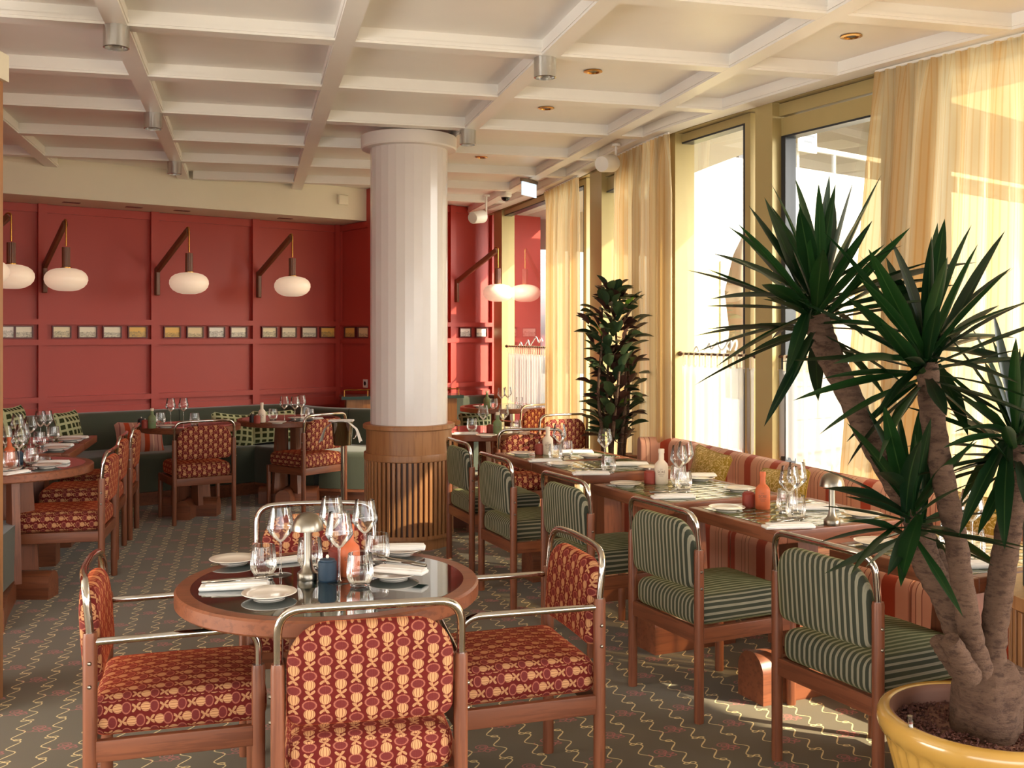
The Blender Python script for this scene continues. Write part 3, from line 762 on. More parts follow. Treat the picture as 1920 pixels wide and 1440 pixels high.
# ================================================================ FURNITURE
def place(root, x, y, rz, z=0.0): root.location = (x, y, z); root.rotation_euler = (0, 0, rz)
PROTO = {}
def spawn(kind, make, loc, rz, label, group=None, scale=1.0):
    if kind not in PROTO:
        o = make(); PROTO[kind] = o
        KIDS_tree(o)
    else: o = copy_tree(PROTO[kind])
    o.location = loc; o.rotation_euler = (0, 0, rz); o.scale = (scale,) * 3
    o['label'] = label
    if group: o['group'] = group
    elif 'group' in o: del o['group']
    return o
def KIDS_tree(o):
    bpy.context.view_layer.update()
    def rec(x):
        KIDS[x.name] = list(x.children)
        for c in x.children: rec(c)
    rec(o)

# ---------------------------------------------------------------- chairs
def make_chair(kind):
    arm = kind == 'red_arm'; fab = M['ticking'] if kind == 'green' else M['thistle']
    r = thing('dining_armchair' if arm else 'dining_chair', 'x', 'chair')
    X, Yh = .234, .228
    for sx in (-1, 1):
        mb = MB(); mb.lathe([(.0165, 0), (.0175, .01), (.0178, .655), (.0160, .667), (.0118, .667)], 14, (sx * X, -Yh, 0), rmod=lambda a, z: 1 + .12 * abs(sin(a))); mb.build('rear_leg', M['wood_z'], r, smooth=40)
        top = .538 if arm else .362
        mb = MB(); mb.lathe([(.0165, 0), (.0175, .01), (.0178, top - .01), (.0158, top), (.0115 if arm else .001, top)], 14, (sx * X, Yh, 0), rmod=lambda a, z: 1 + .12 * abs(sin(a))); mb.build('front_leg', M['wood_z'], r, smooth=40)
        mb = MB(); mb.rbox((sx * X, 0, .335), (.022, 2 * Yh - .03, .060), .003, 1, uv=False); mb.build('side_rail', M['wood_y'], r, smooth=40)
        for zb in (.520, .585):
            mb = MB(); mb.lathe([(0, .006), (.004, .005), (.0062, .001), (.0062, -.003)], 10); mb.v = [(sx * (X + .0175 + p[2]), -Yh + p[1], zb + p[0]) for p in mb.v]
            mb.build('bolt', M['steel'], r, smooth=40)
    for sy in (-1, 1):
        mb = MB(); mb.rbox((0, sy * Yh, .335), (2 * X - .03, .022, .060), .003, 1, uv=False); mb.build('cross_rail', M['wood_x'], r, smooth=40)
    mb = MB(); mb.rbox((0, .012, .415), (.432, .485, .112), .038, 7, bulge=.016, wob=.0015); mb.build('seat', fab, r, smooth=True)
    ol = roundrect(.426, .264, .108, .035, 7, z0=.508)
    mb = MB(); mb.lens(ol, [(0, .030), (.4, .030), (.75, .029), (.9, .025), (.965, .018), (.993, .009), (1.0, 0)], bend=lambda x, z: -.222 - .16 * (.04 - x * x) * 1.0 - (z - .5) * .07)
    mb.build('backrest', fab, r, smooth=True)
    path = [(-X, -Yh, .60), (-X, -Yh, .665), (-X, -Yh - .014, .806), (-.10, -Yh - .034, .812), (.10, -Yh - .034, .812), (X, -Yh - .014, .806), (X, -Yh, .665), (X, -Yh, .60)]
    mb = MB(); mb.tube(fillet(path, [.02, .085, .06, .06, .085, .02], 9), .0112, 12); mb.build('back_tube', M['chrome'], r, smooth=60)
    if arm:
        for sx in (-1, 1):
            path = [(sx * X, -Yh + .01, .640), (sx * X, Yh, .645), (sx * X, Yh, .50)]
            mb = MB(); mb.tube(fillet(path, .075, 9), .0108, 12); mb.build('arm_tube', M['chrome'], r, smooth=60)
    return r
def chair(kind, rear, face, label, group=None):
    f = Vector(face).normalized(); c0 = Vector(rear) + f * .228
    return spawn('chair_' + kind, lambda: make_chair(kind), (c0.x, c0.y, 0), atan2(-f.x, f.y), label, group)
chair('red_arm', (-.3625, 2.634), (-.211, .977), 'red thistle-print armchair at the foreground round table, seen from behind')
chair('red_arm', (-1.242, 3.08), (.96, .28), 'red thistle-print armchair facing right across the foreground round table')
chair('red_arm', (.203, 3.45), (-.95, -.31), 'red thistle-print armchair facing left beside the green chairs')
chair('red_arm', (-.79, 4.13), (.15, -.99), 'red thistle-print armchair on the far side of the foreground round table')
rowf = (.885, .465)
chair('green', (1.036, 3.395), (.90, .44), 'green striped chair nearest the yucca pot')
chair('green', (.618, 4.157), (.90, .44), 'green striped chair second from the yucca, at the table with the steel lamp')
chair('green', (.265, 4.96), (.90, .43), 'green striped chair behind the red armchair, third from the yucca')
chair('green', (-.085, 5.78), (.915, .40), 'green striped chair fourth from the yucca, at the long tiled table')
chair('green', (-.335, 6.62), (.93, .36), 'green striped chair closest to the fluted column')
chair('red', (-2.42, 6.135), (-.965, -.22), 'red print chair nearest the left frame edge, tucked under the round table')
chair('red', (-2.69, 7.03), (-.968, -.25), 'middle red print chair of the three in the left row')
chair('red', (-2.84, 7.68), (-.968, -.25), 'farthest red print chair of the three in the left row')
chair('red', (-2.44, 8.125), (-.53, .85), 'red print chair facing the small round table by the striped cushion')
chair('red', (-1.61, 8.80), (-.788, .616), 'red print chair beside the wine bucket stand')
chair('red', (.135, 7.42), (-.12, .99), 'sunlit red print chair at the end of the long tiled table')
chair('red_arm', (.44, 8.78), (-.45, .89), 'red print armchair in shade, second from the far yellow curtain')
chair('red_arm', (.27, 10.0), (-.60, .80), 'red print armchair nearest the far yellow curtain')

# ---------------------------------------------------------------- tables
def arch_foot(mb, L, wd, hgt, rz=0.0, c=(0, 0)):
    prof = [(-wd / 2, 0), (wd / 2, 0)] + [(wd / 2 * cos(a), hgt - wd / 2 + wd / 2 * sin(a)) for a in [pi * k / 12 for k in range(13)]]
    n = len(prof); vs = []
    for sx in (-L / 2, L / 2):
        for (y, z) in prof: vs.append((c[0] + sx * cos(rz) - y * sin(rz), c[1] + sx * sin(rz) + y * cos(rz), z))
    mb.add(vs, [tuple(range(n))[::-1], tuple(range(n, 2 * n))] + [(i, (i + 1) % n, n + (i + 1) % n, n + i) for i in range(n)])
def round_table(x, y, R, label, rz=0.0, top=None, group=None):
    t = thing('round_table', label, 'table', (x, y, 0), rz, group)
    mb = MB(); mb.lathe([(R - .045, .712), (R - .006, .703), (R, .709), (R, .744), (R - .006, .750), (R - .046, .750), (R - .046, .712)], 72, cap=False); mb.build('rim', M['wood_x'], t, smooth=30)
    mb = MB(); mb.lathe([(R - .046, .705), (R - .0455, .7505)], 72); mb.build('glass_top', top or M['glasstop'], t, smooth=30)
    for k in range(4):
        a = pi / 4 + k * pi / 2; M_ = Matrix.Rotation(a, 4, 'Z')
        mb = MB(); v = [(-.022, .05, .10), (.022, .05, .10), (.022, .17, .10), (-.022, .17, .10), (-.022, .05, .705), (.022, .05, .705), (.022, .13, .705), (-.022, .13, .705)]
        mb.add([tuple((M_ @ Vector(p))) for p in v], [(0, 3, 2, 1), (4, 5, 6, 7), (0, 1, 5, 4), (1, 2, 6, 5), (2, 3, 7, 6), (3, 0, 4, 7)]); mb.build('pedestal_plank', M['wood_z'], t)
    for a in (0, pi / 2):
        mb = MB(); arch_foot(mb, R * 1.15, .13, .15 if a else .151, a); mb.build('foot', M['wood_x'], t, smooth=30)
    return t
RTF = (-.555, 3.12)
round_table(*RTF, .452, 'foreground round table with dark green glass top and oak rim', .3)
round_table(-2.88, 5.84, .46, 'round table cut by the left frame edge')
round_table(-2.66, 8.48, .40, 'small round table with the green bottle, before the striped cushion')
round_table(-1.98, 9.10, .45, 'round table in front of the green bench beside the wine bucket')
round_table(-.28, 7.98, .42, 'round table just right of the fluted column')
round_table(-.10, 10.62, .44, 'farthest round table by the end window')
tile_me = None
def tiled_table(nl, fl_, depth, label, seam=False):
    """nl, fl_: near and far corner of the room-side edge (plan); depth goes toward the window"""
    global tile_me
    a, b = Vector(nl), Vector(fl_); L = (b - a).length; t = (b - a) / L; n = Vector((t.y, -t.x)); ctr = (a + b) / 2 + n * depth / 2
    rz = atan2(t.y, t.x); r = thing('tiled_table', label, 'table', (ctr.x, ctr.y, 0), rz)
    hx, hy = L / 2, depth / 2; rim = .042
    for (cx, cy, sx, sy, mt) in ((0, hy - rim / 2, L, rim, 'x'), (0, -hy + rim / 2, L, rim, 'x'), (hx - rim / 2, 0, rim, depth - 2 * rim, 'y'), (-hx + rim / 2, 0, rim, depth - 2 * rim, 'y')):
        mb = MB(); mb.rbox((cx, cy, .725), (sx, sy, .050), .005, 1, uv=False); mb.build('edge_board', M['wood_' + mt], r, smooth=40)
    mb = MB(); mb.box((0, 0, .730), (L - 2 * rim, depth - 2 * rim, .034)); mb.build('tile_bed', M['grout'], r)
    nx = max(4, round((L - 2 * rim) / .064)); ny = max(4, round((depth - 2 * rim) / .096)); tx = (L - 2 * rim) / nx; ty = (depth - 2 * rim) / ny
    if tile_me is None:
        mb = MB(); mb.rbox((0, 0, 0), (.060, .092, .006), .0015, 1, uv=False); o = mb.build('tile', M['tile'], r, smooth=40); tile_me = o; first = True
    for i in range(nx):
        for j in range(ny):
            p = (-hx + rim + tx * (i + .5), -hy + rim + ty * (j + .5), .7475)
            Mx = Matrix.Translation(p) @ Matrix.Rotation(random.uniform(-.004, .004), 4, 'X') @ Matrix.Rotation(random.uniform(-.004, .004), 4, 'Y') @ Matrix.Diagonal(((tx - .0035) / .060, (ty - .0035) / .092, 1, 1))
            if i == j == 0 and 'first' in locals() and first: tile_me.matrix_local = Mx; first = False; continue
            share(tile_me, 'tile', r, M=Mx)
    for k in ([0] if not seam else [-L / 4, L / 4]):
        mb = MB(); w0, w1 = .075, .105
        mb.add([(k - w1, -.06, .19), (k + w1, -.06, .19), (k + w1, .06, .19), (k - w1, .06, .19), (k - w0, -.05, .70), (k + w0, -.05, .70), (k + w0, .05, .70), (k - w0, .05, .70)], [(0, 3, 2, 1), (4, 5, 6, 7), (0, 1, 5, 4), (1, 2, 6, 5), (2, 3, 7, 6), (3, 0, 4, 7)])
        mb.build('pedestal', M['wood_z'], r)
        mb = MB(); arch_foot(mb, .46, .165, .20, pi / 2, (k, 0)); mb.build('foot', M['wood_y'], r, smooth=30)
    return r
tiled_table((1.40, 3.13), (1.131, 3.655), .66, 'green tiled table partly hidden behind the yucca trunks')
tiled_table((1.01, 3.88), (.762, 4.43), .66, 'green tiled table with the steel lamp, second from the yucca')
tiled_table((.682, 4.51), (.404, 5.106), .66, 'green tiled table with the cream bottle, in front of the banquette')
tiled_table((.34, 5.43), (.115, 5.95), .66, 'near half of the long sunlit tiled table')
tiled_table((.112, 5.957), (-.11, 6.46), .66, 'far half of the long sunlit tiled table')
def plain_table(nr, fr, depth, label):
    a, b = Vector(nr), Vector(fr); L = (b - a).length; t = (b - a) / L; n = Vector((-t.y, t.x)); ctr = (a + b) / 2 + n * depth / 2
    r = thing('square_table', label, 'table', (ctr.x, ctr.y, 0), atan2(t.y, t.x)); hx, hy = L / 2, depth / 2
    for (cx, cy, sx, sy, mt) in ((0, hy - .025, L, .05, 'x'), (0, -hy + .025, L, .05, 'x'), (hx - .025, 0, .05, depth - .1, 'y'), (-hx + .025, 0, .05, depth - .1, 'y')):
        mb = MB(); mb.rbox((cx, cy, .725), (sx, sy, .050), .005, 1, uv=False); mb.build('edge_board', M['wood_' + mt], r, smooth=40)
    mb = MB(); mb.box((0, 0, .730), (L - .1, depth - .1, .041)); mb.build('glass_top', M['glasstop'], r)
    mb = MB(); mb.add([(-.1, -.06, .19), (.1, -.06, .19), (.1, .06, .19), (-.1, .06, .19), (-.075, -.05, .70), (.075, -.05, .70), (.075, .05, .70), (-.075, .05, .70)], [(0, 3, 2, 1), (4, 5, 6, 7), (0, 1, 5, 4), (1, 2, 6, 5), (2, 3, 7, 6), (3, 0, 4, 7)]); mb.build('pedestal', M['wood_z'], r)
    mb = MB(); arch_foot(mb, .46, .165, .20, pi / 2); mb.build('foot', M['wood_y'], r, smooth=30)
    return r
plain_table((-2.776, 6.43), (-2.925, 7.01), .70, 'square table behind the left round table, nearer one')
plain_table((-2.927, 7.018), (-3.07, 7.58), .70, 'square table behind the left round table, farther one')

# ---------------------------------------------------------------- banquettes
def subpath(P, s0, s1, n=10):
    L = [0]
    for i in range(1, len(P)): L.append(L[-1] + (P[i] - P[i - 1]).length)
    def pt(s_):
        s_ = max(0, min(L[-1], s_))
        for i in range(len(P) - 1):
            if L[i + 1] >= s_: return P[i].lerp(P[i + 1], (s_ - L[i]) / (L[i + 1] - L[i] + 1e-9))
        return P[-1]
    return [tuple(pt(s0 + (s1 - s0) * k / n)) for k in range(n + 1)]
def plen(P): return sum((P[i] - P[i - 1]).length for i in range(1, len(P)))
bk = catmull([(2.9, 3.2), (2.55, 3.65), (2.2, 4.2), (1.90, 4.75), (1.68, 5.25), (1.48, 5.85), (1.27, 6.5), (1.13, 6.98), (1.03, 7.14), (.90, 7.14)], 8)
bq = thing('striped_banquette', 'curved banquette in terracotta and peach stripes under the windows', 'sofa', (1.6, 5.4, 0))
Lq = plen(bk); nseg = 3
mb = MB(); mb.sweep([tuple(p) for p in bk], rrprof(-.12, .0, .10, .775, .07, rs=(.9, .9)), u0=0); mb.build('backrest', M['awning'], bq, smooth=50, world=True)
bkf = catmull([(2.9, 3.2), (2.55, 3.65), (2.2, 4.2), (1.90, 4.75), (1.68, 5.25), (1.48, 5.85), (1.27, 6.5), (1.13, 6.95)], 8); Lf = plen(bkf)
for k, (s0, s1) in enumerate([(0, 1.55), (1.557, 2.75), (2.757, Lf)]):
    mb = MB(); mb.sweep(subpath(bkf, s0, s1, 12), rrprof(.0, .42, .10, .47, .05, rs=(.1, 1.1)), u0=s0); mb.build('seat', M['awning'], bq, smooth=50, world=True)
mb = MB(); mb.sweep([tuple(p) for p in bkf], [(-.10, 0), (.38, 0), (.38, .10), (-.10, .10)]); mb.build('plinth', M['wood_x'], bq, world=True)
# green bench along left and back walls and turning before the service station
ci_ = LC + c_ * .16 + nv * .16
cor = P1 + wv * -.75 + nv * .16
gb = catmull([LC + c_ * .16 - g * 2.75, LC + c_ * .16 - g * 1.9, LC + c_ * .16 - g * .9], 5) + catmull([LC + c_ * .20 - g * .45 + wv * .0, LC + wv * .42 + nv * .22 - g * .02], 3) + \
     catmull([P1 + wv * -2.75 + nv * .15, P1 + wv * -1.7 + nv * .15, cor, Vector((-1.95, 9.93)), Vector((-1.45, 9.68)), Vector((-.90, 9.66))], 7)
gb = [Vector(p) for p in gb]; Lg = plen(gb)
gbn = thing('green_bench', 'long moss green upholstered bench under the red wall', 'sofa', (-2.9, 9.6, 0))
def neg(prof): return [(-d, z) for (d, z) in prof][::-1]
cuts = [0, 1.0, 2.0, 3.05, 4.1, 5.15, 6.15, 7.2, Lg]
cuts = [c for c in cuts if c < Lg - .25] + [Lg]
for s0, s1 in zip(cuts[:-1], cuts[1:]):
    mb = MB(); mb.sweep(subpath(gb, s0 + .004, s1 - .004, 10), neg(rrprof(-.13, .02, .44, .79, .035)), u0=s0); mb.build('back_cushion', M['greenfab'], gbn, smooth=50, world=True)
    mb = MB(); mb.sweep(subpath(gb, s0 + .004, s1 - .004, 10), neg(rrprof(.0, .60, .125, .455, .045, rs=(.1, 1.1))), u0=s0); mb.build('seat_cushion', M['greenfab'], gbn, smooth=50, world=True)
mb = MB(); mb.sweep(subpath(gb, 0, Lg, 40), neg([(-.13, .0), (.54, .0), (.54, .1), (.61, .1), (.61, .122), (-.13, .122)])); mb.build('plinth', M['wood_x'], gbn, world=True)
# bench end by the left frame edge
be = thing('green_bench', 'green upholstered bench end at the left frame edge', 'sofa', (-3.2, 5.5, 0))
mb = MB(); mb.prism([(-3.9, 5.25), (-2.685, 5.36), (-2.83, 5.92), (-3.9, 5.80)], .125, .43); mb.build('seat_cushion', M['greenfab'], be, world=True)
mb = MB(); mb.prism([(-3.9, 5.14), (-2.55, 5.14), (-2.66, 5.40), (-2.84, 5.90), (-3.9, 5.8)], 0, .12); mb.build('plinth', M['wood_x'], be, world=True)
pl = thing('door_post', 'honey oak door post with a cream head at the left frame edge', 'post', (-2.2, 4.0, 0))
mb = MB(); mb.box((-2.225, 4.1, 1.27), (.25, .25, 2.54)); mb.build('post', M['oak_light'], pl, world=True)
mb = MB(); mb.box((-2.215, 4.1, 2.595), (.27, .27, .11)); mb.build('post_head', M['cream'], pl, world=True)
mb = MB(); mb.box((-2.235, 4.1, 2.78), (.22, .22, .27)); mb.build('upper_post', M['cream'], pl, world=True)

# throw pillows
def make_pillow(mat):
    def f():
        r = thing('throw_pillow', 'x', 'cushion'); ol = []
        n = 44
        for k in range(n):
            a = 2 * pi * k / n; q = max(abs(cos(a)), abs(sin(a))); rr = 1 / q; pin = 1 - .10 * (abs(sin(2 * a)) ** .5 - .0) * 0
            x, z = cos(a) * rr, sin(a) * rr; edge = 1 - .09 * (1 - min(abs(x), abs(z)) ** 2)
            ol.append((.215 * x * edge, .155 * z * edge))
        mb = MB(); mb.lens(ol, [(0, .062), (.3, .058), (.55, .048), (.75, .033), (.9, .016), (.98, .005), (1, 0)]); mb.build('cover', mat, r, smooth=True)
        mb = MB(); mb.tube([(p[0], 0, p[1]) for p in ol + ol[:1]], .004, 6, cap=False); mb.build('piping', mat, r, smooth=True)
        return r
    return f
def pillow(kind, x, y, z, Y, rz, tilt, label, roll=0.0, sc=1.0):
    p = atY(x, y, Y); o = spawn('pillow_' + kind, make_pillow(M[kind]), tuple(p), rz, label, None, sc)
    o.rotation_euler = Matrix.Rotation(rz, 4, 'Z').to_3x3().to_4x4().to_euler(); o.rotation_euler = (Matrix.Rotation(rz, 4, 'Z') @ Matrix.Rotation(tilt, 4, 'X') @ Matrix.Rotation(roll, 4, 'Y')).to_euler(); return o
rz_b = atan2(.61, .79)
pillow('damask', 1328, 884, 0, 5.88, -1.12, -.25, 'mustard patterned cushion on the striped banquette, beside the cream bottle', .12, .84)
pillow('damask', 1466, 926, 0, 5.14, -1.10, -.25, 'mustard patterned cushion behind the terracotta bottle on the banquette', -.10, .84)
pillow('damask', 1842, 985, 0, 4.35, -1.0, -.25, 'mustard patterned cushion glimpsed behind the yucca trunks', 0, .84)
pillow('stripecush', 262, 822, 0, 9.10, rz_b, -.22, 'rust striped cushion on the green bench')
pillow('lattice', 130, 806, 0, 8.30, rz_b + .9, -.25, 'green lattice cushion behind the left square tables')
pillow('lattice', 30, 800, 0, 7.6, rz_b + 1.0, -.25, 'green lattice cushion behind the glasses at the left frame edge')
pillow('lattice', 437, 806, 0, 9.55, rz_b, -.22, 'green lattice cushion beside the central red chair', .12)
pillow('lattice', 512, 800, 0, 9.75, rz_b - .2, -.2, 'green lattice cushion below the round table by the wine bucket')
pillow('lattice', 893, 800, 0, 10.9, rz_b, -.2, 'green lattice cushion right of the service station')
# bench piece along the far right of the red wall
g2 = thing('green_bench', 'short green bench on the sunlit red wall beside the end window', 'sofa', (-.4, 11.6, 0))
q_ = [P1 + wv * t + nv * .15 for t in (1.15, 1.5, 1.85, 2.05)]
mb = MB(); mb.sweep([tuple(p) for p in q_], neg(rrprof(-.13, .02, .44, .79, .035))); mb.build('back_cushion', M['greenfab'], g2, smooth=50, world=True)
mb = MB(); mb.sweep([tuple(p) for p in q_], neg(rrprof(.0, .55, .02, .455, .045, rs=(.1, 1)))); mb.build('seat_cushion', M['greenfab'], g2, smooth=50, world=True)

# ---------------------------------------------------------------- column
CC = Vector((-.739, 7.35)); colm = thing('fluted_column', 'white round column with slatted oak base', 'column', (CC.x, CC.y, 0))
mb = MB(); mb.lathe([(.276, .86), (.276, 2.86)], 28); mb.build('shaft', flat('ivory_lacquer', (216, 208, 204), .24, var=.02, coat=.3), colm)
mb = MB(); mb.lathe([(.275, 2.815), (.335, 2.815), (.342, 2.825), (.342, 2.905), (.33, 2.91)], 64); mb.build('collar', M['capital'], colm, smooth=30)
mb = MB(); mb.lathe([(.27, .862), (.320, .862), (.328, .856), (.328, .832), (.320, .826), (.306, .826), (.306, .655), (.27, .655)], 72, cap=False); mb.build('cap_ring', M['oak_light'], colm, smooth=30)
mb = MB(); mb.lathe([(.29, .660), (.320, .660), (.322, .655), (.322, .615), (.318, .610), (.29, .610)], 72, cap=False); mb.build('band', M['oak_light'], colm, smooth=30)
mb = MB(); mb.lathe([(.296, .08), (.296, .62)], 64, cap=False); mb.build('core', M['darkwood'], colm, smooth=30)
mb = MB(); mb.lathe([(.30, .10), (.320, .10), (.320, .075), (.300, .07), (.300, 0)], 72, cap=False); mb.build('plinth', M['oak_light'], colm, smooth=30)
s0_ = None
for k in range(52):
    a = 2 * pi * k / 52; Mx = Matrix.Translation((.307 * cos(a), .307 * sin(a), .355)) @ Matrix.Rotation(a, 4, 'Z')
    if s0_ is None:
        mb = MB(); mb.rbox((0, 0, 0), (.022, .0225, .512), .003, 1, uv=False); s0_ = mb.build('slat', M['oak_light'], colm, smooth=40); s0_.matrix_local = Mx
    else: share(s0_, 'slat', colm, M=Mx)
slat_me = s0_

# service station behind the bench
st = thing('service_station', 'slatted oak service counter with dark green top beside the column', 'counter', (-1.0, 10.1, 0))
sr = Vector((-.545, 10.15)); sl = Vector((-1.60, 9.90)); tt = (sr - sl).normalized(); nn = Vector((-tt.y, tt.x)); rzs = atan2(tt.y, tt.x)
def sbox(a0, a1, d0, d1, z0, z1, name, mat):
    mb = MB(); P = [sl + tt * a + nn * d for (a, d) in ((a0, d0), (a1, d0), (a1, d1), (a0, d1))]; mb.prism([tuple(p) for p in P], z0, z1); return mb.build(name, mat, st, world=True)
Ls = (sr - sl).length
sbox(-.05, Ls + .06, -.05, .30, .865, .895, 'top', M['stationtop'])
sbox(0, Ls, 0, .27, .64, .865, 'drawer_front', M['oak_light'])
sbox(-.01, Ls + .03, -.02, .28, .60, .64, 'ledge', M['oak_light'])
sbox(.01, Ls - .01, .01, .26, 0, .60, 'body', M['darkwood'])
for k in range(22):
    p = sl + tt * (Ls * (k + .5) / 22) - nn * .0; Mx = Matrix.Translation((p.x - st.location.x, p.y - st.location.y, .32)) @ Matrix.Rotation(rzs + pi / 2, 4, 'Z') @ Matrix.Diagonal((1, 1.1, 1.08, 1))
    share(slat_me, 'slat', st, M=Mx)
for k in range(5):
    p = sr + nn * (.03 + .05 * k); Mx = Matrix.Translation((p.x - st.location.x, p.y - st.location.y, .32)) @ Matrix.Rotation(rzs, 4, 'Z') @ Matrix.Diagonal((1, 1.0, 1.08, 1)); share(slat_me, 'slat', st, M=Mx)
a_, b_ = sl + nn * .02 - tt * .02, sr + nn * .02 + tt * .02
mb = MB(); mb.tube([(a_.x, a_.y, .955), (b_.x, b_.y, .955)], .006, 8); mb.build('gallery_rail', M['brass'], st, world=True)
for k in range(6):
    p = a_.lerp(b_, k / 5); mb = MB(); mb.tube([(p.x, p.y, .893), (p.x, p.y, .957)], .005, 8); mb.build('rail_post', M['brass'], st, world=True)

# fluted side station at the right frame edge
fs_ = thing('fluted_drum_stand', 'fluted oak drum stand with dark top at the right frame edge', 'stand', (1.75, 2.95, 0))
mb = MB(); mb.lathe([(.30, .66), (.335, .665), (.335, .70), (.30, .705)], 60); mb.build('top', M['oak_light'], fs_, smooth=30)
mb = MB(); mb.lathe([(.29, .0), (.29, .68)], 60); mb.build('core', M['darkwood'], fs_, smooth=30)
for k in range(46):
    a = 2 * pi * k / 46; Mx = Matrix.Translation((.30 * cos(a), .30 * sin(a), .34)) @ Matrix.Rotation(a, 4, 'Z') @ Matrix.Diagonal((1, 1.05, 1.22, 1)); share(slat_me, 'slat', fs_, M=Mx)
mb = MB(); mb.lathe([(.27, .70), (.27, .86), (.275, .862), (.275, .885), (.262, .89)], 48); mb.build('upper_drum', M['grout'], fs_, smooth=30)
mb = MB(); mb.lathe([(.25, .889), (.25, .93), (.24, .935)], 48); mb.build('tray', M['creamclay'], fs_, smooth=30)

fs_.scale = (.925, .925, 1.07)
# ---------------------------------------------------------------- curtains
def curtain(pa, pb, off, z0, z1, amp, pitch, name, mat, label, cat='curtain', flare=0.0, hem=0.0, group=None, ztop=None):
    """hangs along the facade line from direction pa (near) to pb (far)"""
    P = facseg(pa, pb, off); P = [Vector(p) for p in P]; L = plen(P); n = int(L / pitch * 12); pts = subpath(P, 0, L, n)
    r = thing(name, label, cat, (pts[0][0], pts[0][1], 0), 0, group)
    mb = MB(); rows = 14; vs = []; fs = []; uvs = []; rnd = random.Random(int(pa)); ph = [rnd.uniform(0, 6.28) for _ in range(4)]
    for j in range(rows + 1):
        f = j / rows; z = z1 + (z0 - z1) * f
        for i, p in enumerate(pts):
            t = Vector(pts[min(i + 1, n)]) - Vector(pts[max(i - 1, 0)]); t.normalize(); N = Vector((t.y, -t.x)); s_ = L * i / n
            w_ = 2 * pi * s_ / pitch
            tight = min(1, f * 9); a = amp * (.35 + .65 * tight)
            o = a * (sin(w_ + .5 * sin(s_ * 4 + ph[0])) + .45 * tight * sin(w_ * .41 + ph[1] + f * .25) + .12 * sin(w_ * 2.1 + ph[2]))
            if f < .04: o = amp * .5 * sin(w_ * 2)
            sh = flare * f * max(0, s_ / L - .6) / .4
            q = Vector(p) + N * o + t * sh
            zz = z + (hem * (1 if sin(w_ * 1.3) > 0 else -.2) if j == rows else 0)
            vs.append((q.x, q.y, zz))
    W_ = n + 1
    for j in range(rows):
        for i in range(n):
            fs.append((j * W_ + i, j * W_ + i + 1, (j + 1) * W_ + i + 1, (j + 1) * W_ + i))
            u0, u1 = L * i / n * 1.6, L * (i + 1) / n * 1.6; v0, v1 = j / rows * (z1 - z0), (j + 1) / rows * (z1 - z0)
            uvs.append([(u0, v0), (u1, v0), (u1, v1), (u0, v1)])
    mb.add(vs, fs, uvs); mb.build('cloth', mat, r, smooth=True, world=True, fix=False)
    return r, P, L
for (pa, pb, lab, fl_) in ((2700, 1642, 'near full-height cream curtain with amber pinstripes behind the yucca', .30), (1254, 1152, 'middle full-height cream curtain behind the potted bush', .06), (1083, 1022, 'farthest full-height cream curtain beside the end window', .05)):
    r, P, L = curtain(pa, pb, -.055, .015, 2.885, .032, .135, 'curtain', M['curtain'], lab, flare=fl_)
    pts = [tuple(p) for p in P]; mb = MB(); mb.tube([(p[0], p[1], 2.89) for p in pts], .008, 6); mb.build('track', M['plastic'], r, world=True)
tab_o = [None]
def cafe(pa, pb, label):
    off = .055; zr = 1.362; P = facseg(pa, pb, off)
    r, P, L = curtain(pa, pb, off, .745, 1.285, .010, .075, 'cafe_curtain', M['cafe'], label, hem=.015)
    ab = facseg(pa + 1.5, pb - 3, off - .0)
    mb = MB(); mb.tube([(p.x, p.y, zr) for p in ab], .0085, 8); mb.build('rod', M['darkwood'], r, smooth=40, world=True)
    for p in (ab[0], ab[-1]):
        mb = MB(); mb.lathe([(0, -.018), (.012, -.014), (.018, 0), (.012, .014), (0, .018)], 12, (p.x, p.y, zr)); mb.build('finial', M['darkwood'], r, smooth=True, world=True)
    n = max(5, int(L / .062))
    for k in range(n):
        p = Vector(subpath(P, L * (k + .4) / n, L * (k + .41) / n, 1)[0]); q = Vector(subpath(P, L * (k + .4) / n, L * (k + .5) / n, 1)[1]); t = (q - p).normalized(); rz = atan2(t.y, t.x)
        if tab_o[0] is None:
            mb = MB(); lp = [(-.012, -.085), (-.0125, -.04), (-.0115, .004), (0, .012), (.0115, .004), (.0125, -.04), (.012, -.085)]; vs = []; 
            for (y, z) in lp: vs += [(-.011, y, z), (.011, y, z)]
            mb.add(vs, [(2 * i, 2 * i + 1, 2 * i + 3, 2 * i + 2) for i in range(len(lp) - 1)]); tab_o[0] = mb.build('tab', M['tab'], r, fix=False)
            tab_o[0].location = (p.x - r.location.x, p.y - r.location.y, zr); tab_o[0].rotation_euler = (0, 0, rz)
        else:
            o = share(tab_o[0], 'tab', r, (p.x - r.location.x, p.y - r.location.y, zr)); o.rotation_euler = (0, 0, rz)
cafe(1415, 1279, 'white cafe curtain on a wooden rod across the tall fixed window')
cafe(1640, 1438, 'white cafe curtain on a wooden rod across the terrace door')
cafe(1060, 953, 'white cafe curtain on the far window beside the red wall')

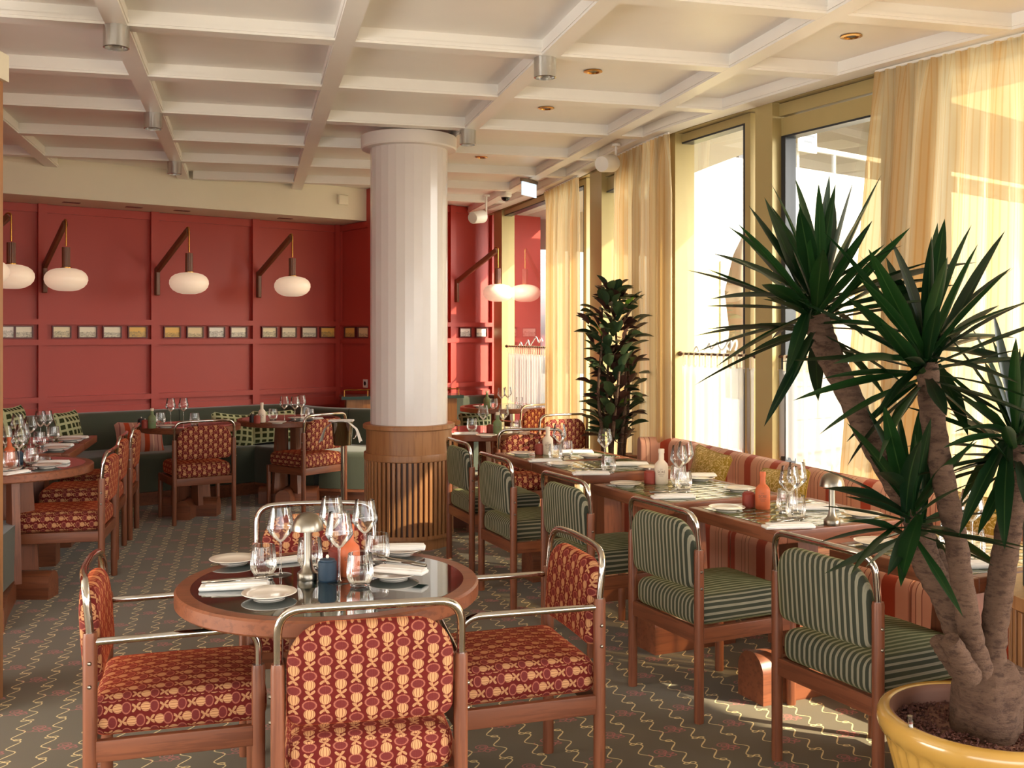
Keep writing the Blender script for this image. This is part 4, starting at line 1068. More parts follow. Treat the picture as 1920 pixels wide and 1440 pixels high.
# ================================================================ WALL LAMPS, PICTURES
def wall_lamp(base, tip, label, group='opal globe wall lamps'):
    """base: bottom point of the wall plate; tip: plan point above the globe"""
    b = Vector(base); t = Vector((tip[0], tip[1], 0)); r = thing('wall_lamp', label, 'lamp', tuple(b), 0, group)
    d = Vector((t.x - b.x, t.y - b.y, 0)); Lh = d.length; d.normalize(); rz = atan2(d.y, d.x)
    r.rotation_euler = (0, 0, rz)   # local +x points out along the arm
    mb = MB(); mb.rbox((.026, 0, .13), (.052, .042, .26), .010, 2, uv=False); mb.build('wall_plate', M['lampwood'], r, smooth=40)
    ang = atan2(.33, Lh - .06); Lr = sqrt(.33 ** 2 + (Lh - .06) ** 2)
    Mx = Matrix.Translation((.03, 0, .235)) @ Matrix.Rotation(-ang, 4, 'Y')
    mb = MB(); mb.rbox((Lr / 2, 0, 0), (Lr + .03, .038, .054), .008, 2, uv=False); o = mb.build('arm', M['lampwood'], r, smooth=40); o.matrix_local = Mx
    zt = .235 + .33
    mb = MB(); mb.tube(fillet([(Lh - .06, 0, zt - .03), (Lh - .045, 0, zt + .035), (Lh, 0, zt + .035), (Lh, 0, zt - .19)], .04, 6), .007, 8); mb.build('brass_tube', M['brass'], r, smooth=60)
    mb = MB(); mb.lathe([(.0, .365), (.032, .365), (.032, .190), (.0, .190)], 40, (Lh, 0, 0), rmod=lambda a, z: 1 + .05 * cos(14 * a)); mb.build('ribbed_stem', M['lampwood'], r, smooth=30)
    prof = [(.0, -.002), (.060, -.002), (.105, .008), (.145, .030), (.170, .058), (.1805, .090), (.178, .120), (.160, .150), (.128, .173), (.085, .186), (.035, .192), (0, .193)]
    mb = MB(); mb.lathe([(r_ * .955, z) for (r_, z) in prof], 40, (Lh, 0, 0)); mb.build('globe', M['globe'], r, smooth=True)
    mb = MB(); mb.lathe([(.0, .190), (.045, .189), (.045, .197), (0, .197)], 24, (Lh, 0, 0)); mb.build('collar', M['brass'], r, smooth=30)
    return r
for (px, off, lab) in ((80, (.40, -.46), 'opal globe wall lamp with its arm in the second bay from the left'), (290, (.45, -.43), 'middle opal globe wall lamp, between the postcard rows'), (480, (.445, -.43), 'opal globe wall lamp nearest the red pier'), (850, (.50, -.35), 'opal globe wall lamp right of the column, by the end window')):
    p = W(wt(px), .03, 1.862); wall_lamp(tuple(p), (p.x + off[0], p.y + off[1]), lab)
for (px, Y, lab) in ((21, 8.15, 'opal globe lamp partly hidden by the oak post at the left frame edge'), (-30, 7.55, 'opal globe lamp nearest the left edge, only its rim showing')):
    x = (px - CX) / F * Y; q = LC - g * ((LC.y - Y) / g.y) + c_ * .03; wall_lamp((q.x, q.y, 1.862), (x, Y), lab)

def on_plane(px, py, P0, d):
    k = (px - CX) / F; # P0 + d*t = Y(k,1)
    t = (k * P0.y - P0.x) / (d.x - k * d.y); q = P0 + d * t; return Vector((q.x, q.y, EH + (HY - py) / F * q.y)), t
pic_frames = [None]; picn = [0]
def picture(px, wd, P0, d, nrm, label, hgt=.112, y=624):
    q, t = on_plane(px, y, P0 + nrm * .001, d); qa, ta = on_plane(px - wd / 2, y, P0, d); qb, tb = on_plane(px + wd / 2, y, P0, d); wdm = abs(tb - ta)
    rz = atan2(d.y, d.x); r = thing('framed_postcard', label, 'picture', (q.x, q.y, 1.516), rz, 'framed postcards along the red wall ledge')
    sgn = 1 if Vector((-d.y, d.x)).dot(nrm) < 0 else -1       # local -y must face the room
    if sgn < 0: r.rotation_euler = (0, 0, rz + pi)
    e = .010
    for (cx, cz, sx, sz) in ((0, hgt/2 - e/2, wdm, e), (0, -hgt/2 + e/2, wdm, e), (-wdm/2 + e/2, 0, e, hgt - 2*e), (wdm/2 - e/2, 0, e, hgt - 2*e)):
        mb = MB(); mb.box((cx, -.013, cz), (sx, .026, sz)); mb.build('frame_side', M['pictureframe'], r)
    a, b = wdm/2 - e, hgt/2 - e; mb = MB(); mb.add([(-a, -.012, -b), (a, -.012, -b), (a, -.012, b), (-a, -.012, b)], [(0, 1, 2, 3)], [[(0, 0), (1, 0), (1, 1), (0, 1)]])
    mb.build('print', M['prints'][picn[0] % 8], r, fix=False); picn[0] += 1
bayn = ['at the left frame edge', 'in the bay with the first full wall lamp', 'in the bay under the middle wall lamp', 'in the bay under the lamp nearest the pier', 'on the pier beside the column', 'in the sunlit bay right of the column']
ordn = ['first', 'second', 'third', 'fourth']
for bi, row in enumerate([(10, 44), (115, 163.5, 209.5, 257), (322, 365, 405, 446.5), (504, 540.5, 578.5, 613.5)]):
    for i, px in enumerate(row): picture(px, 36 if bi == 1 else (35 if bi == 0 else (32 if bi == 2 else 29)), P1, wv, nv, 'small framed sepia postcard, %s %s' % (ordn[i], bayn[bi]))
for i, px in enumerate((659, 684)): picture(px, 21, P1 - nv * 0 - wv * .0, nv, -wv, 'small framed sepia postcard, %s %s' % (ordn[i], bayn[4]))
for i, px in enumerate((871, 901)): picture(px, 22, P1, wv, nv, 'small framed sepia postcard, %s %s' % (ordn[i], bayn[5]))
q, t = on_plane(686, 719, P1, nv); so = thing('wall_socket', 'white wall socket on the red pier above the counter', 'socket', (q.x, q.y, q.z), atan2(nv.y, nv.x))
mb = MB(); mb.rbox((0, -.005, 0), (.085, .012, .085), .004, 2, uv=False); mb.build('plate', M['plastic'], so, smooth=40)
mb = MB(); mb.lathe([(0, 0), (.022, 0), (.022, .004), (0, .004)], 20); mb.v = [(p[0], -.0135 + p[2] * .5, p[1]) for p in mb.v]; mb.build('outlet', M['blackplastic'], so, smooth=40)

# ================================================================ CEILING FITTINGS
def make_spot():
    r = thing('ceiling_spotlight', 'x', 'spotlight')
    mb = MB(); mb.lathe([(.0, 0), (.057, 0), (.057, -.098), (.050, -.100), (.049, -.086), (0, -.080)], 32); mb.build('body', M['silver'], r, smooth=40)
    mb = MB(); mb.lathe([(0, -.0815), (.030, -.0835), (.030, -.080), (0, -.079)], 20); mb.build('lens', M['darkglass'], r, smooth=40); return r
for (px, py, lab) in ((218, 50, 'silver cylinder spotlight nearest the camera, top left of the ceiling'), (287, 213, 'silver cylinder spotlight midway along the left ceiling beam'), (327, 304, 'small far silver cylinder spotlight near the bulkhead'), (1022, 110, 'silver cylinder spotlight above the green chairs'), (877, 245, 'silver cylinder spotlight beside the column collar')):
    p = at(px, py, H); spawn('spot', make_spot, (p.x, p.y, H + .001), random.random(), lab)
def make_down():
    r = thing('recessed_downlight', 'x', 'downlight')
    mb = MB(); mb.lathe([(.032, -.001), (.052, -.001), (.053, -.005), (.036, -.008), (.030, .004), (.0, .006)], 28); mb.build('trim_ring', M['brass'], r, smooth=40)
    mb = MB(); mb.lathe([(0, -.003), (.022, -.003), (.024, .0)], 20, cap=False); mb.build('reflector', M['blackplastic'], r, smooth=40); return r
for (px, py, lab) in ((1112, 133, 'brass recessed downlight beside the silver spotlight'), (1024, 202, 'brass recessed downlight in the middle coffer before the column'), (1596, 67, 'brass recessed downlight above the near curtain'), (903, 294, 'brass recessed downlight just right of the column')):
    p = at(px, py, HC); spawn('down', make_down, (p.x, p.y, HC - .001), 0, lab)
def projector(px, py, Y, yaw, label, sc=1.0):
    p = atY(px, py, Y); r = thing('track_spotlight', label, 'spotlight', tuple(p), yaw)
    R_ = Matrix.Rotation(radians(100), 4, 'X')
    mb = MB(); mb.lathe([(.0, .16), (.055, .16), (.060, .15), (.066, 0), (.066, -.012), (.058, -.012), (.056, -.002)], 28, cap=False); mb.v = [tuple(R_ @ Vector(v)) for v in mb.v]; mb.build('body', M['plastic'], r, smooth=40)
    mb = MB(); mb.lathe([(0, -.003), (.057, -.003), (.057, .002), (0, .002)], 28); mb.v = [tuple(R_ @ Vector(v)) for v in mb.v]; mb.build('filter_lens', M['peach'], r, smooth=40)
    mb = MB(); mb.tube([(0, .08, 0), (0, .08, H + .02 - p.z)], .010, 8); mb.build('stem', M['plastic'], r, smooth=40)
    mb = MB(); mb.lathe([(0, 0), (.035, 0), (.035, -.018), (0, -.018)], 20, (0, .08, H + .02 - p.z)); mb.build('mount', M['plastic'], r, smooth=40)
projector(1146, 306, 7.6, radians(-32), 'white track spotlight with peach filter above the middle curtain')
projector(903, 406, 10.4, radians(-34), 'white track spotlight with peach filter over the far end window')
p = at(948, 362, H); dm = thing('dome_camera', 'small white and black dome camera under the far ceiling beam', 'camera', (p.x, p.y, H))
mb = MB(); mb.lathe([(0, 0), (.06, 0), (.062, -.03), (.045, -.045)], 24, cap=False); mb.build('housing', M['plastic'], dm, smooth=40)
mb = MB(); mb.lathe([(.045, -.04), (.040, -.062), (.022, -.078), (0, -.083)], 24, cap=False); mb.build('dome', M['blackplastic'], dm, smooth=True)
p = at(992, 336, H); ex = thing('exit_panel', 'small pale backlit panel hanging under the far ceiling', 'sign', (p.x, p.y, H - .02), radians(60))
mb = MB(); mb.box((0, 0, -.07), (.26, .012, .13)); mb.build('panel', M['exitglow'], ex)
mb = MB(); mb.box((0, 0, .0), (.28, .03, .03)); mb.build('rail', M['steel'], ex)
sdv = thing('smoke_detector', 'small square cream detector on the bulkhead beside the column', 'detector', tuple(W(-.28, .571, 2.84)), atan2(wv.y, wv.x))
mb = MB(); mb.rbox((0, -.02, 0), (.11, .04, .10), .01, 2, uv=False); mb.build('housing', M['cream'], sdv, smooth=40)

# ================================================================ TABLEWARE
ZT = .7505; ZTT = .7505
def mk(name, cat, parts):
    def f():
        r = thing(name, 'x', cat)
        for (pn, prof, mat, seg, kw) in parts:
            mb = MB(); mb.lathe(prof, seg, cap=kw.get('cap', False), rmod=kw.get('rmod')); mb.build(pn, mat, r, smooth=kw.get('sm', True))
        return r
    return f
mk_plate = mk('side_plate', 'plate', [('dish', [(0, .004), (.045, .004), (.056, .007), (.076, .0145), (.078, .016), (.0765, .0175), (.056, .0105), (.044, .0075), (0, .0072)], M['porcelain'], 48, {}), ('foot_ring', [(.044, .005), (.044, 0), (.040, 0), (.040, .005)], M['porcelain'], 40, {})])
rib = lambda a, z: 1 + .018 * cos(22 * a)
mk_tumbler = mk('water_tumbler', 'glass', [('bowl', [(.0, .008), (.020, .008), (.030, .012), (.0385, .028), (.0395, .045), (.037, .072), (.0345, .098)], M['glass'], 88, dict(rmod=rib)), ('base', [(0, 0), (.021, 0), (.028, .003), (.030, .008), (0, .0082)], M['glass'], 40, {}), ('rim', [(.0345, .0975), (.0352, .0985), (.0345, .0995), (.0338, .0985), (.0345, .0975)], M['porcelain'] if 0 else M['glass'], 48, {})])
mk_wine = mk('wine_glass', 'glass', [('bowl', [(.0, .102), (.005, .103), (.014, .110), (.033, .130), (.0425, .145), (.0415, .152), (.037, .178), (.0305, .212)], M['glass'], 48, {}), ('stem', [(.0055, .104), (.0036, .092), (.0034, .03), (.0045, .008), (.008, .004)], M['glass'], 16, {}), ('foot', [(.008, .0045), (.034, .0012), (.035, 0), (0, 0)], M['glass'], 40, {})])
def mk_bottle(mat, capmat):
    def f():
        r = thing('ceramic_bottle', 'x', 'bottle')
        mb = MB(); mb.lathe([(0, 0), (.029, 0), (.031, .003), (.031, .078), (.0285, .090), (.020, .100), (.0125, .108), (.0118, .140), (0, .140)], 40); mb.build('body', mat, r, smooth=50)
        mb = MB(); mb.lathe([(0, .139), (.0132, .139), (.0135, .142), (.0135, .157), (.012, .159), (0, .159)], 28); mb.build('stopper', capmat, r, smooth=50)
        cu = bpy.data.curves.new('letters', 'FONT'); cu.body = 'SCRE'; cu.size = .016; cu.align_x = 'CENTER'; cu.extrude = 0
        to = bpy.data.objects.new('letters_tmp', cu); COL.objects.link(to); bpy.context.view_layer.update()
        me = bpy.data.meshes.new_from_object(to.evaluated_get(bpy.context.evaluated_depsgraph_get())); bpy.data.objects.remove(to)
        rr = .0314
        for v in me.vertices: a = v.co.x / rr; z = v.co.y + .052; v.co = Vector((rr * sin(a), -rr * cos(a), z))
        me.materials.clear(); me.materials.append(M['ink']); o = bpy.data.objects.new('lettering', me); COL.objects.link(o); o.parent = r
        mb = MB()
        for (z0, wd) in ((.045, .9), (.038, .6), (.070, .4)):
            vs = []; 
            for k in range(9):
                a = -wd / 2 + wd * k / 8; vs += [(rr * sin(a), -rr * cos(a), z0), (rr * sin(a), -rr * cos(a), z0 + .0012)]
            mb.add(vs, [(2 * k, 2 * k + 2, 2 * k + 3, 2 * k + 1) for k in range(8)])
        mb.build('printed_rule', M['ink'], r, fix=False)
        return r
    return f
def mk_jar(mat):
    def f():
        r = thing('ribbed_jar', 'x', 'jar')
        mb = MB(); mb.lathe([(0, 0), (.026, 0)] + [(.0275 + (.0006 if k % 2 else 0), .004 + .054 * k / 22) for k in range(23)] + [(.026, .060), (.023, .062), (.0, .060)], 36); mb.build('pot', mat, r, smooth=50)
        mb = MB(); mb.lathe([(0, .060), (.0235, .061), (.0225, .066), (.010, .069), (0, .069)], 28); mb.build('lid', mat, r, smooth=50)
        mb = MB(); mb.lathe([(0, .068), (.004, .069), (.0055, .074), (.003, .079), (0, .080)], 14); mb.build('knob', M['porcelain'], r, smooth=True); return r
    return f
def mk_napkin():
    r = thing('folded_napkin', 'x', 'napkin')
    mb = MB(); mb.rbox((0, 0, .0065), (.20, .060, .013), .006, 8, uv=False, bulge=.002, wob=.002); mb.build('fold', M['linen'], r, smooth=True)
    mb = MB(); mb.rbox((.006, .005, .0155), (.176, .046, .005), .0025, 6, uv=False, wob=.001); mb.build('top_fold', M['linen'], r, smooth=True); return r
def mk_fork():
    r = thing('fork', 'x', 'cutlery')
    mb = MB(); mb.tube([(-.10, 0, 0), (-.05, 0, .002), (0, 0, .003), (.03, 0, .003)], [.0042, .0046, .0028, .0026], 8, flat=1.6); mb.build('handle', M['steel'], r, smooth=True)
    mb = MB(); mb.tube([(.028, 0, .003), (.045, 0, .005), (.055, 0, .006)], [.003, .0052, .006], 8, flat=1.8)
    for k in range(4): y = (-1.5 + k) * .0052; mb.tube([(.053, y, .006), (.075, y, .009), (.094, y, .007)], [.0017, .0015, .0008], 5)
    mb.build('tines', M['steel'], r, smooth=True); return r
def mk_knife():
    r = thing('table_knife', 'x', 'cutlery')
    mb = MB(); mb.tube([(-.10, 0, .001), (-.06, 0, .002), (-.01, 0, .002)], [.0048, .0052, .0034], 8, flat=1.4); mb.build('handle', M['steel'], r, smooth=True)
    mb = MB(); mb.tube([(-.012, 0, .002), (.05, 0, .002), (.09, .001, .002), (.105, .003, .002)], [.0026, .0030, .0028, .0008], 6, flat=2.6); mb.build('blade', M['chrome'], r, smooth=True); return r
def mk_lamp():
    r = thing('mushroom_table_lamp', 'x', 'lamp')
    mb = MB(); mb.lathe([(0, 0), (.031, 0), (.0315, .002), (.0315, .020), (.030, .022), (.022, .028), (.0155, .042), (.0125, .060), (.0125, .165), (0, .165)], 40); mb.build('base', M['steel'], r, smooth=50)
    mb = MB(); mb.lathe([(.046, .152), (.0475, .151), (.0475, .156), (.0455, .170), (.040, .184), (.030, .196), (.016, .2035), (0, .2055)], 48, cap=False); mb.build('shade', M['steel'], r, smooth=50)
    mb = MB(); mb.lathe([(0, .158), (.040, .158), (.040, .160), (0, .160)], 32); mb.build('diffuser', M['porcelain'], r, smooth=50); return r
MK = dict(plate=mk_plate, tumbler=mk_tumbler, wine=mk_wine, napkin=mk_napkin, fork=mk_fork, knife=mk_knife, lamp=mk_lamp,
          b_cream=mk_bottle(M['creamclay'], M['creamclay']), b_orange=mk_bottle(M['orangeclay'], M['orangeclay']), b_green=mk_bottle(M['greenclay'], M['creamclay']),
          j_red=mk_jar(M['redclay']), j_blue=mk_jar(M['blueclay']), j_black=mk_jar(M['blackclay']))
GEO = dict(plate='side plates', tumbler='ribbed water tumblers', wine='stemmed wine glasses', napkin='folded napkins', fork='forks laid on napkins', knife='knives laid on napkins', lamp='steel mushroom lamps', b_cream='ceramic bottles', b_orange='ceramic bottles', b_green='ceramic bottles', j_red='ribbed jars', j_blue='ribbed jars', j_black='ribbed jars')
def put(kind, px, py, label, rz=None, z=None, dz=0.0, sc=1.0):
    """px, py: where the foot of the piece stands in the photograph; the piece rests on its table top"""
    zz = (ZT if z is None else z); p = at(px, py, zz)
    a = rz if rz is not None else (atan2(p.y, p.x) - pi / 2 if kind[:2] == 'b_' else random.uniform(-.3, .3))
    return spawn(kind, MK[kind], (p.x, p.y, zz + dz), a, label, GEO[kind], sc)
T = 'on the foreground round table'
put('plate', 505, 1120, 'white side plate at the near edge %s' % T)
put('plate', 437, 1055, 'white side plate by the far left tumbler %s' % T, sc=.98)
put('plate', 738, 1083, 'white side plate under the folded napkin %s' % T)
put('plate', 752, 1037, 'white side plate at the far right edge %s' % T)
put('napkin', 440, 1103, 'long folded napkin at the near left %s' % T, .16, sc=1.0)
put('knife', 444, 1101, 'steel knife on the near left napkin %s' % T, .20, dz=.019)
put('fork', 462, 1100, 'steel fork on the near left napkin %s' % T, .28, dz=.022)
put('napkin', 748, 1084, 'folded napkin lying across the right hand plate %s' % T, -.35, dz=.018, sc=.9)
put('fork', 735, 1070, 'steel fork on the napkin across the plate %s' % T, 2.55, dz=.036)
put('knife', 748, 1076, 'steel knife on the napkin across the plate %s' % T, 2.65, dz=.036)
put('napkin', 545, 1053, 'folded napkin behind the left wine glass %s' % T, .5, sc=.8)
put('napkin', 748, 1040, 'folded napkin on the far right plate %s' % T, .05, dz=.018, sc=.9)
put('wine', 526, 1078, 'wine glass left of the steel lamp %s' % T)
put('wine', 636, 1092, 'wine glass in front of the terracotta bottle %s' % T)
put('wine', 622, 1052, 'wine glass behind the blue jar %s' % T)
put('wine', 684, 1060, 'wine glass farthest right %s' % T)
put('tumbler', 494, 1083, 'ribbed tumbler nearest the left rim %s' % T)
put('tumbler', 581, 1068, 'ribbed tumbler behind the steel lamp %s' % T)
put('tumbler', 675, 1100, 'ribbed tumbler nearest the camera %s' % T)
put('tumbler', 708, 1058, 'ribbed tumbler beside the far napkin %s' % T)
put('lamp', 577, 1086, 'brushed steel mushroom lamp in the middle of the foreground table')
put('j_blue', 614, 1089, 'navy ribbed jar beside the steel lamp')
put('j_red', 632, 1066, 'red ribbed jar half hidden behind the navy jar')
put('b_orange', 656, 1079, 'terracotta bottle among the glasses on the foreground table')
T = 'on the tiled table with the steel lamp'
put('plate', 1363, 957, 'side plate beside the red jar %s' % T)
put('plate', 1619, 969, 'side plate nearest the yucca %s' % T)
put('j_red', 1404, 951, 'red ribbed jar beside the terracotta bottle %s' % T)
put('b_orange', 1430, 954, 'terracotta bottle with pale stopper %s' % T)
put('wine', 1480, 972, 'wine glass standing behind the tumblers %s' % T)
put('wine', 1494, 962, 'wine glass closer to the window %s' % T)
put('tumbler', 1474, 962, 'ribbed tumbler behind the other one %s' % T)
put('tumbler', 1492, 975, 'ribbed tumbler in front of the wine glasses %s' % T)
put('napkin', 1478, 990, 'folded napkin with fork at the room side %s' % T, .12)
put('fork', 1486, 985, 'steel fork on the room side napkin %s' % T, .45, dz=.019)
put('napkin', 1527, 955, 'folded napkin at the window side %s' % T, 0)
put('lamp', 1560, 984, 'brushed steel mushroom lamp on the tiled table before the banquette')
T = 'on the tiled table with the cream bottle'
put('plate', 1173, 911, 'side plate at the far corner %s' % T)
put('plate', 1386, 920, 'side plate at the window side %s' % T)
put('plate', 1312, 900, 'side plate under a napkin %s' % T)
put('napkin', 1312, 899, 'folded napkin on the window side plate %s' % T, 0, dz=.017, sc=.85)
put('j_red', 1218, 907, 'red ribbed jar beside the cream bottle %s' % T)
put('b_cream', 1240, 907, 'cream bottle with small lettering in the middle %s' % T, sc=1.1)
put('wine', 1273, 918, 'wine glass nearer the cream bottle %s' % T)
put('wine', 1285, 908, 'wine glass nearer the cushion %s' % T)
put('tumbler', 1272, 911, 'ribbed tumbler behind the other %s' % T)
put('tumbler', 1282, 922, 'ribbed tumbler in front %s' % T)
put('napkin', 1262, 934, 'folded napkin at the room side %s' % T, .12)
put('knife', 1258, 930, 'steel knife on the room side napkin %s' % T, .12, dz=.019)
T = 'on the long sunlit tiled table'
put('plate', 978, 853, 'side plate at the far end %s' % T)
put('plate', 1050, 873, 'sunlit side plate in the middle of the room side %s' % T)
put('plate', 1108, 858, 'side plate beside the single wine glass %s' % T)
put('plate', 1222, 880, 'side plate at the near window corner %s' % T)
put('j_red', 1011, 852, 'dark red jar beside the cream bottle %s' % T)
put('b_cream', 1027, 852, 'cream bottle with lettering %s' % T, sc=1.08)
put('wine', 1049, 862, 'wine glass beside the cream bottle %s' % T)
put('tumbler', 1041, 865, 'ribbed tumbler in front of the cream bottle %s' % T)
put('tumbler', 1062, 857, 'ribbed tumbler behind the wine glass %s' % T)
put('napkin', 1022, 866, 'rolled napkin in sunlight at the room side %s' % T, .15)
put('napkin', 1080, 850, 'folded napkin at the far window side %s' % T, 0, sc=1.1)
put('wine', 1134, 874, 'single wine glass at the near half %s' % T)
put('tumbler', 1141, 888, 'ribbed tumbler at the near half %s' % T)
put('napkin', 1108, 890, 'folded napkin nearest the green chair %s' % T, .05)
put('knife', 1108, 886, 'steel knife on the napkin nearest the green chair %s' % T, .05, dz=.019)
put('napkin', 1180, 873, 'folded napkin at the near window side %s' % T, -.05, sc=1.1)
T = 'on the tiled table behind the yucca'
put('plate', 1643, 1022, 'side plate at the far corner %s' % T)
put('wine', 1806, 1024, 'wine glass between the trunks %s' % T)
put('wine', 1822, 1034, 'second wine glass between the trunks %s' % T)
put('tumbler', 1784, 1036, 'ribbed tumbler beside the middle trunk %s' % T)
put('tumbler', 1824, 1048, 'ribbed tumbler in front of the wine glasses %s' % T)
put('napkin', 1812, 1064, 'folded napkin with cutlery at the near edge %s' % T, .08)
put('fork', 1820, 1058, 'steel fork on the napkin %s' % T, .5, dz=.019)
T = 'on the round table at the left edge'
put('plate', 88, 876, 'side plate at the right edge %s' % T)
put('plate', 12, 884, 'side plate at the very frame edge %s' % T)
put('napkin', 96, 869, 'folded napkin pointing right %s' % T, .05)
put('napkin', 30, 888, 'folded napkin with cutlery at the near edge %s' % T, 1.2, sc=.8)
put('fork', 32, 884, 'steel fork on the near edge napkin %s' % T, 1.4, dz=.02, sc=.7)
put('b_orange', 18, 872, 'terracotta bottle behind the tumbler %s' % T)
put('j_blue', 34, 868, 'navy jar before the red jar %s' % T)
put('j_red', 46, 866, 'red jar beside the navy jar %s' % T)
put('tumbler', 19, 880, 'ribbed tumbler before the terracotta bottle %s' % T)
put('tumbler', 58, 871, 'ribbed tumbler nearest the right edge %s' % T)
put('wine', 10, 866, 'wine glass at the very frame edge %s' % T)
put('wine', 36, 876, 'wine glass in front of the jars %s' % T)
put('wine', 42, 862, 'wine glass behind the jars %s' % T)
T = 'on the left square tables'
put('plate', 105, 843, 'side plate at the near edge %s' % T)
put('plate', 131, 827, 'side plate at the far edge %s' % T)
put('napkin', 108, 837, 'folded napkin at the near place %s' % T, .03)
put('napkin', 138, 822, 'folded napkin at the far place %s' % T, .03)
put('tumbler', 74, 838, 'ribbed tumbler at the near place %s' % T)
put('tumbler', 100, 826, 'ribbed tumbler at the far place %s' % T)
put('wine', 57, 842, 'wine glass nearest the camera %s' % T)
put('wine', 33, 836, 'wine glass farthest left %s' % T)
put('wine', 76, 828, 'wine glass at the far place, left one %s' % T)
put('wine', 88, 827, 'wine glass at the far place, right one %s' % T)
T = 'on the table by the striped cushion'
put('j_red', 272, 803, 'red jar %s' % T); put('j_black', 265, 800, 'black jar %s' % T)
put('b_green', 285, 803, 'sage green bottle with pale stopper %s' % T)
put('tumbler', 301, 796, 'ribbed tumbler beside the green bottle %s' % T)
put('tumbler', 365, 797, 'ribbed tumbler behind the chair back %s' % T)
put('wine', 320, 795, 'wine glass nearer the green bottle %s' % T)
put('wine', 344, 794, 'wine glass farther from the green bottle %s' % T)
put('plate', 311, 801, 'side plate %s' % T)
T = 'on the round table beside the wine bucket'
put('j_black', 474, 792, 'black jar %s' % T); put('j_red', 482, 794, 'red jar %s' % T)
put('b_cream', 491, 792, 'pale cream bottle beside the jars %s' % T, sc=1.05)
put('tumbler', 512, 788, 'ribbed tumbler beside the cream bottle %s' % T)
put('tumbler', 572, 784, 'ribbed tumbler behind the wine glasses %s' % T)
put('tumbler', 581, 788, 'ribbed tumbler by the chair tube %s' % T)
put('wine', 533, 789, 'wine glass standing alone %s' % T)
put('wine', 553, 790, 'wine glass in the middle of the group %s' % T)
put('wine', 565, 786, 'wine glass at the chair side %s' % T)
put('plate', 520, 794, 'side plate at the near edge %s' % T); put('plate', 556, 786, 'side plate at the far edge %s' % T)
put('napkin', 585, 787, 'folded napkin behind the chair tube %s' % T, .2)
T = 'on the round table just right of the column'
put('plate', 912, 819, 'side plate at the near edge %s' % T)
put('napkin', 872, 815, 'folded napkin beside the column %s' % T, .05)
put('tumbler', 885, 809, 'ribbed tumbler beside the column %s' % T)
put('wine', 906, 812, 'wine glass in shade %s' % T)
put('j_red', 919, 813, 'red jar %s' % T)
put('b_green', 933, 815, 'dark sage bottle %s' % T, sc=1.05)
put('wine', 944, 812, 'wine glass beside the sage bottle %s' % T)
put('tumbler', 968, 812, 'ribbed tumbler behind the sunlit chair %s' % T)
T = 'on the farthest round table by the end window'
put('b_green', 913, 766, 'small olive bottle %s' % T, sc=1.1)
put('tumbler', 926, 766, 'ribbed tumbler %s' % T)
put('wine', 940, 767, 'wine glass against the window light %s' % T)
put('wine', 952, 765, 'second wine glass %s' % T)
put('tumbler', 974, 763, 'ribbed tumbler before the cafe curtain %s' % T)
put('plate', 900, 764, 'side plate %s' % T)

# wine bucket on a stand
p = Vector(((642 - CX) / F * 8.3, 8.3, 0)); bu = thing('wine_bucket_stand', 'polished steel wine bucket on a tall stand with a white cloth', 'bucket', (p.x, p.y, 0))
mb = MB(); mb.lathe([(0, 0), (.14, 0), (.14, .008), (.03, .022), (.014, .03), (.014, .59), (.03, .60), (.0, .605)], 32); mb.build('stand', M['chrome'], bu, smooth=40)
mb = MB(); mb.lathe([(0, .60), (.070, .60), (.074, .605), (.088, .785), (.092, .79), (.088, .795), (.085, .788)], 36, cap=False); mb.build('bucket', M['chrome'], bu, smooth=40)
mb = MB(); mb.tube([(.088 + .028 * sin(pi * k / 8), 0, .70 - .05 * cos(pi * k / 8)) for k in range(9)], .006, 8); mb.build('handle', M['chrome'], bu, smooth=60)
for sx in (-1, 1):
    mb = MB(); vs = []; n = 8
    for j in range(8):
        f = j / 7
        for i in range(n + 1):
            u = i / n - .5; wd = .05 + .10 * f; x = sx * (.03 + .075 * min(1, f * 2.2) + .055 * f); vs.append((x + .008 * sin(i * 2.4) * f, -.085 + u * wd + .07 * (1 - f) * 0, .802 - .185 * max(0, f - .12) - .01 * abs(u)))
    mb.add(vs, [(j * (n + 1) + i, j * (n + 1) + i + 1, (j + 1) * (n + 1) + i + 1, (j + 1) * (n + 1) + i) for j in range(7) for i in range(n)]); mb.build('cloth', M['linen'], bu, smooth=True, fix=False)
mb = MB(); mb.rbox((0, -.06, .803), (.20, .09, .014), .006, 5, uv=False, wob=.002); mb.build('cloth_fold', M['linen'], bu, smooth=True)

# ================================================================ PLANTS
def sword_mesh(L, wd, droop, fold=.25, name='leaf'):
    """leaf along +x, drooping to -z"""
    n = 9; vs = []; uvs = []; fs = []
    for i in range(n + 1):
        f = i / n; w_ = wd * (.42 + 1.2 * f) if f < .4 else wd * (.9 + .1) * (1 - ((f - .4) / .6) ** 2.0) ** .9
        w_ = max(w_, .0008); w_ = min(w_, wd); x = L * f; z = -droop * L * f * f
        up = w_ * fold
        vs += [(x, -w_ / 2, z + up), (x, 0, z), (x, w_ / 2, z + up)]
    for i in range(n):
        for j in (0, 1):
            a = 3 * i + j; fs.append((a, a + 3, a + 4, a + 1)); uvs.append([(j * .5, i / n), (j * .5, (i + 1) / n), (j * .5 + .5, (i + 1) / n), (j * .5 + .5, i / n)])
    me = bpy.data.meshes.new(name); me.from_pydata(vs, [], fs); ul = me.uv_layers.new(name='uv'); k = 0
    for u in uvs:
        for q in u: ul.data[k].uv = q; k += 1
    me.polygons.foreach_set('use_smooth', [True] * len(fs)); return me
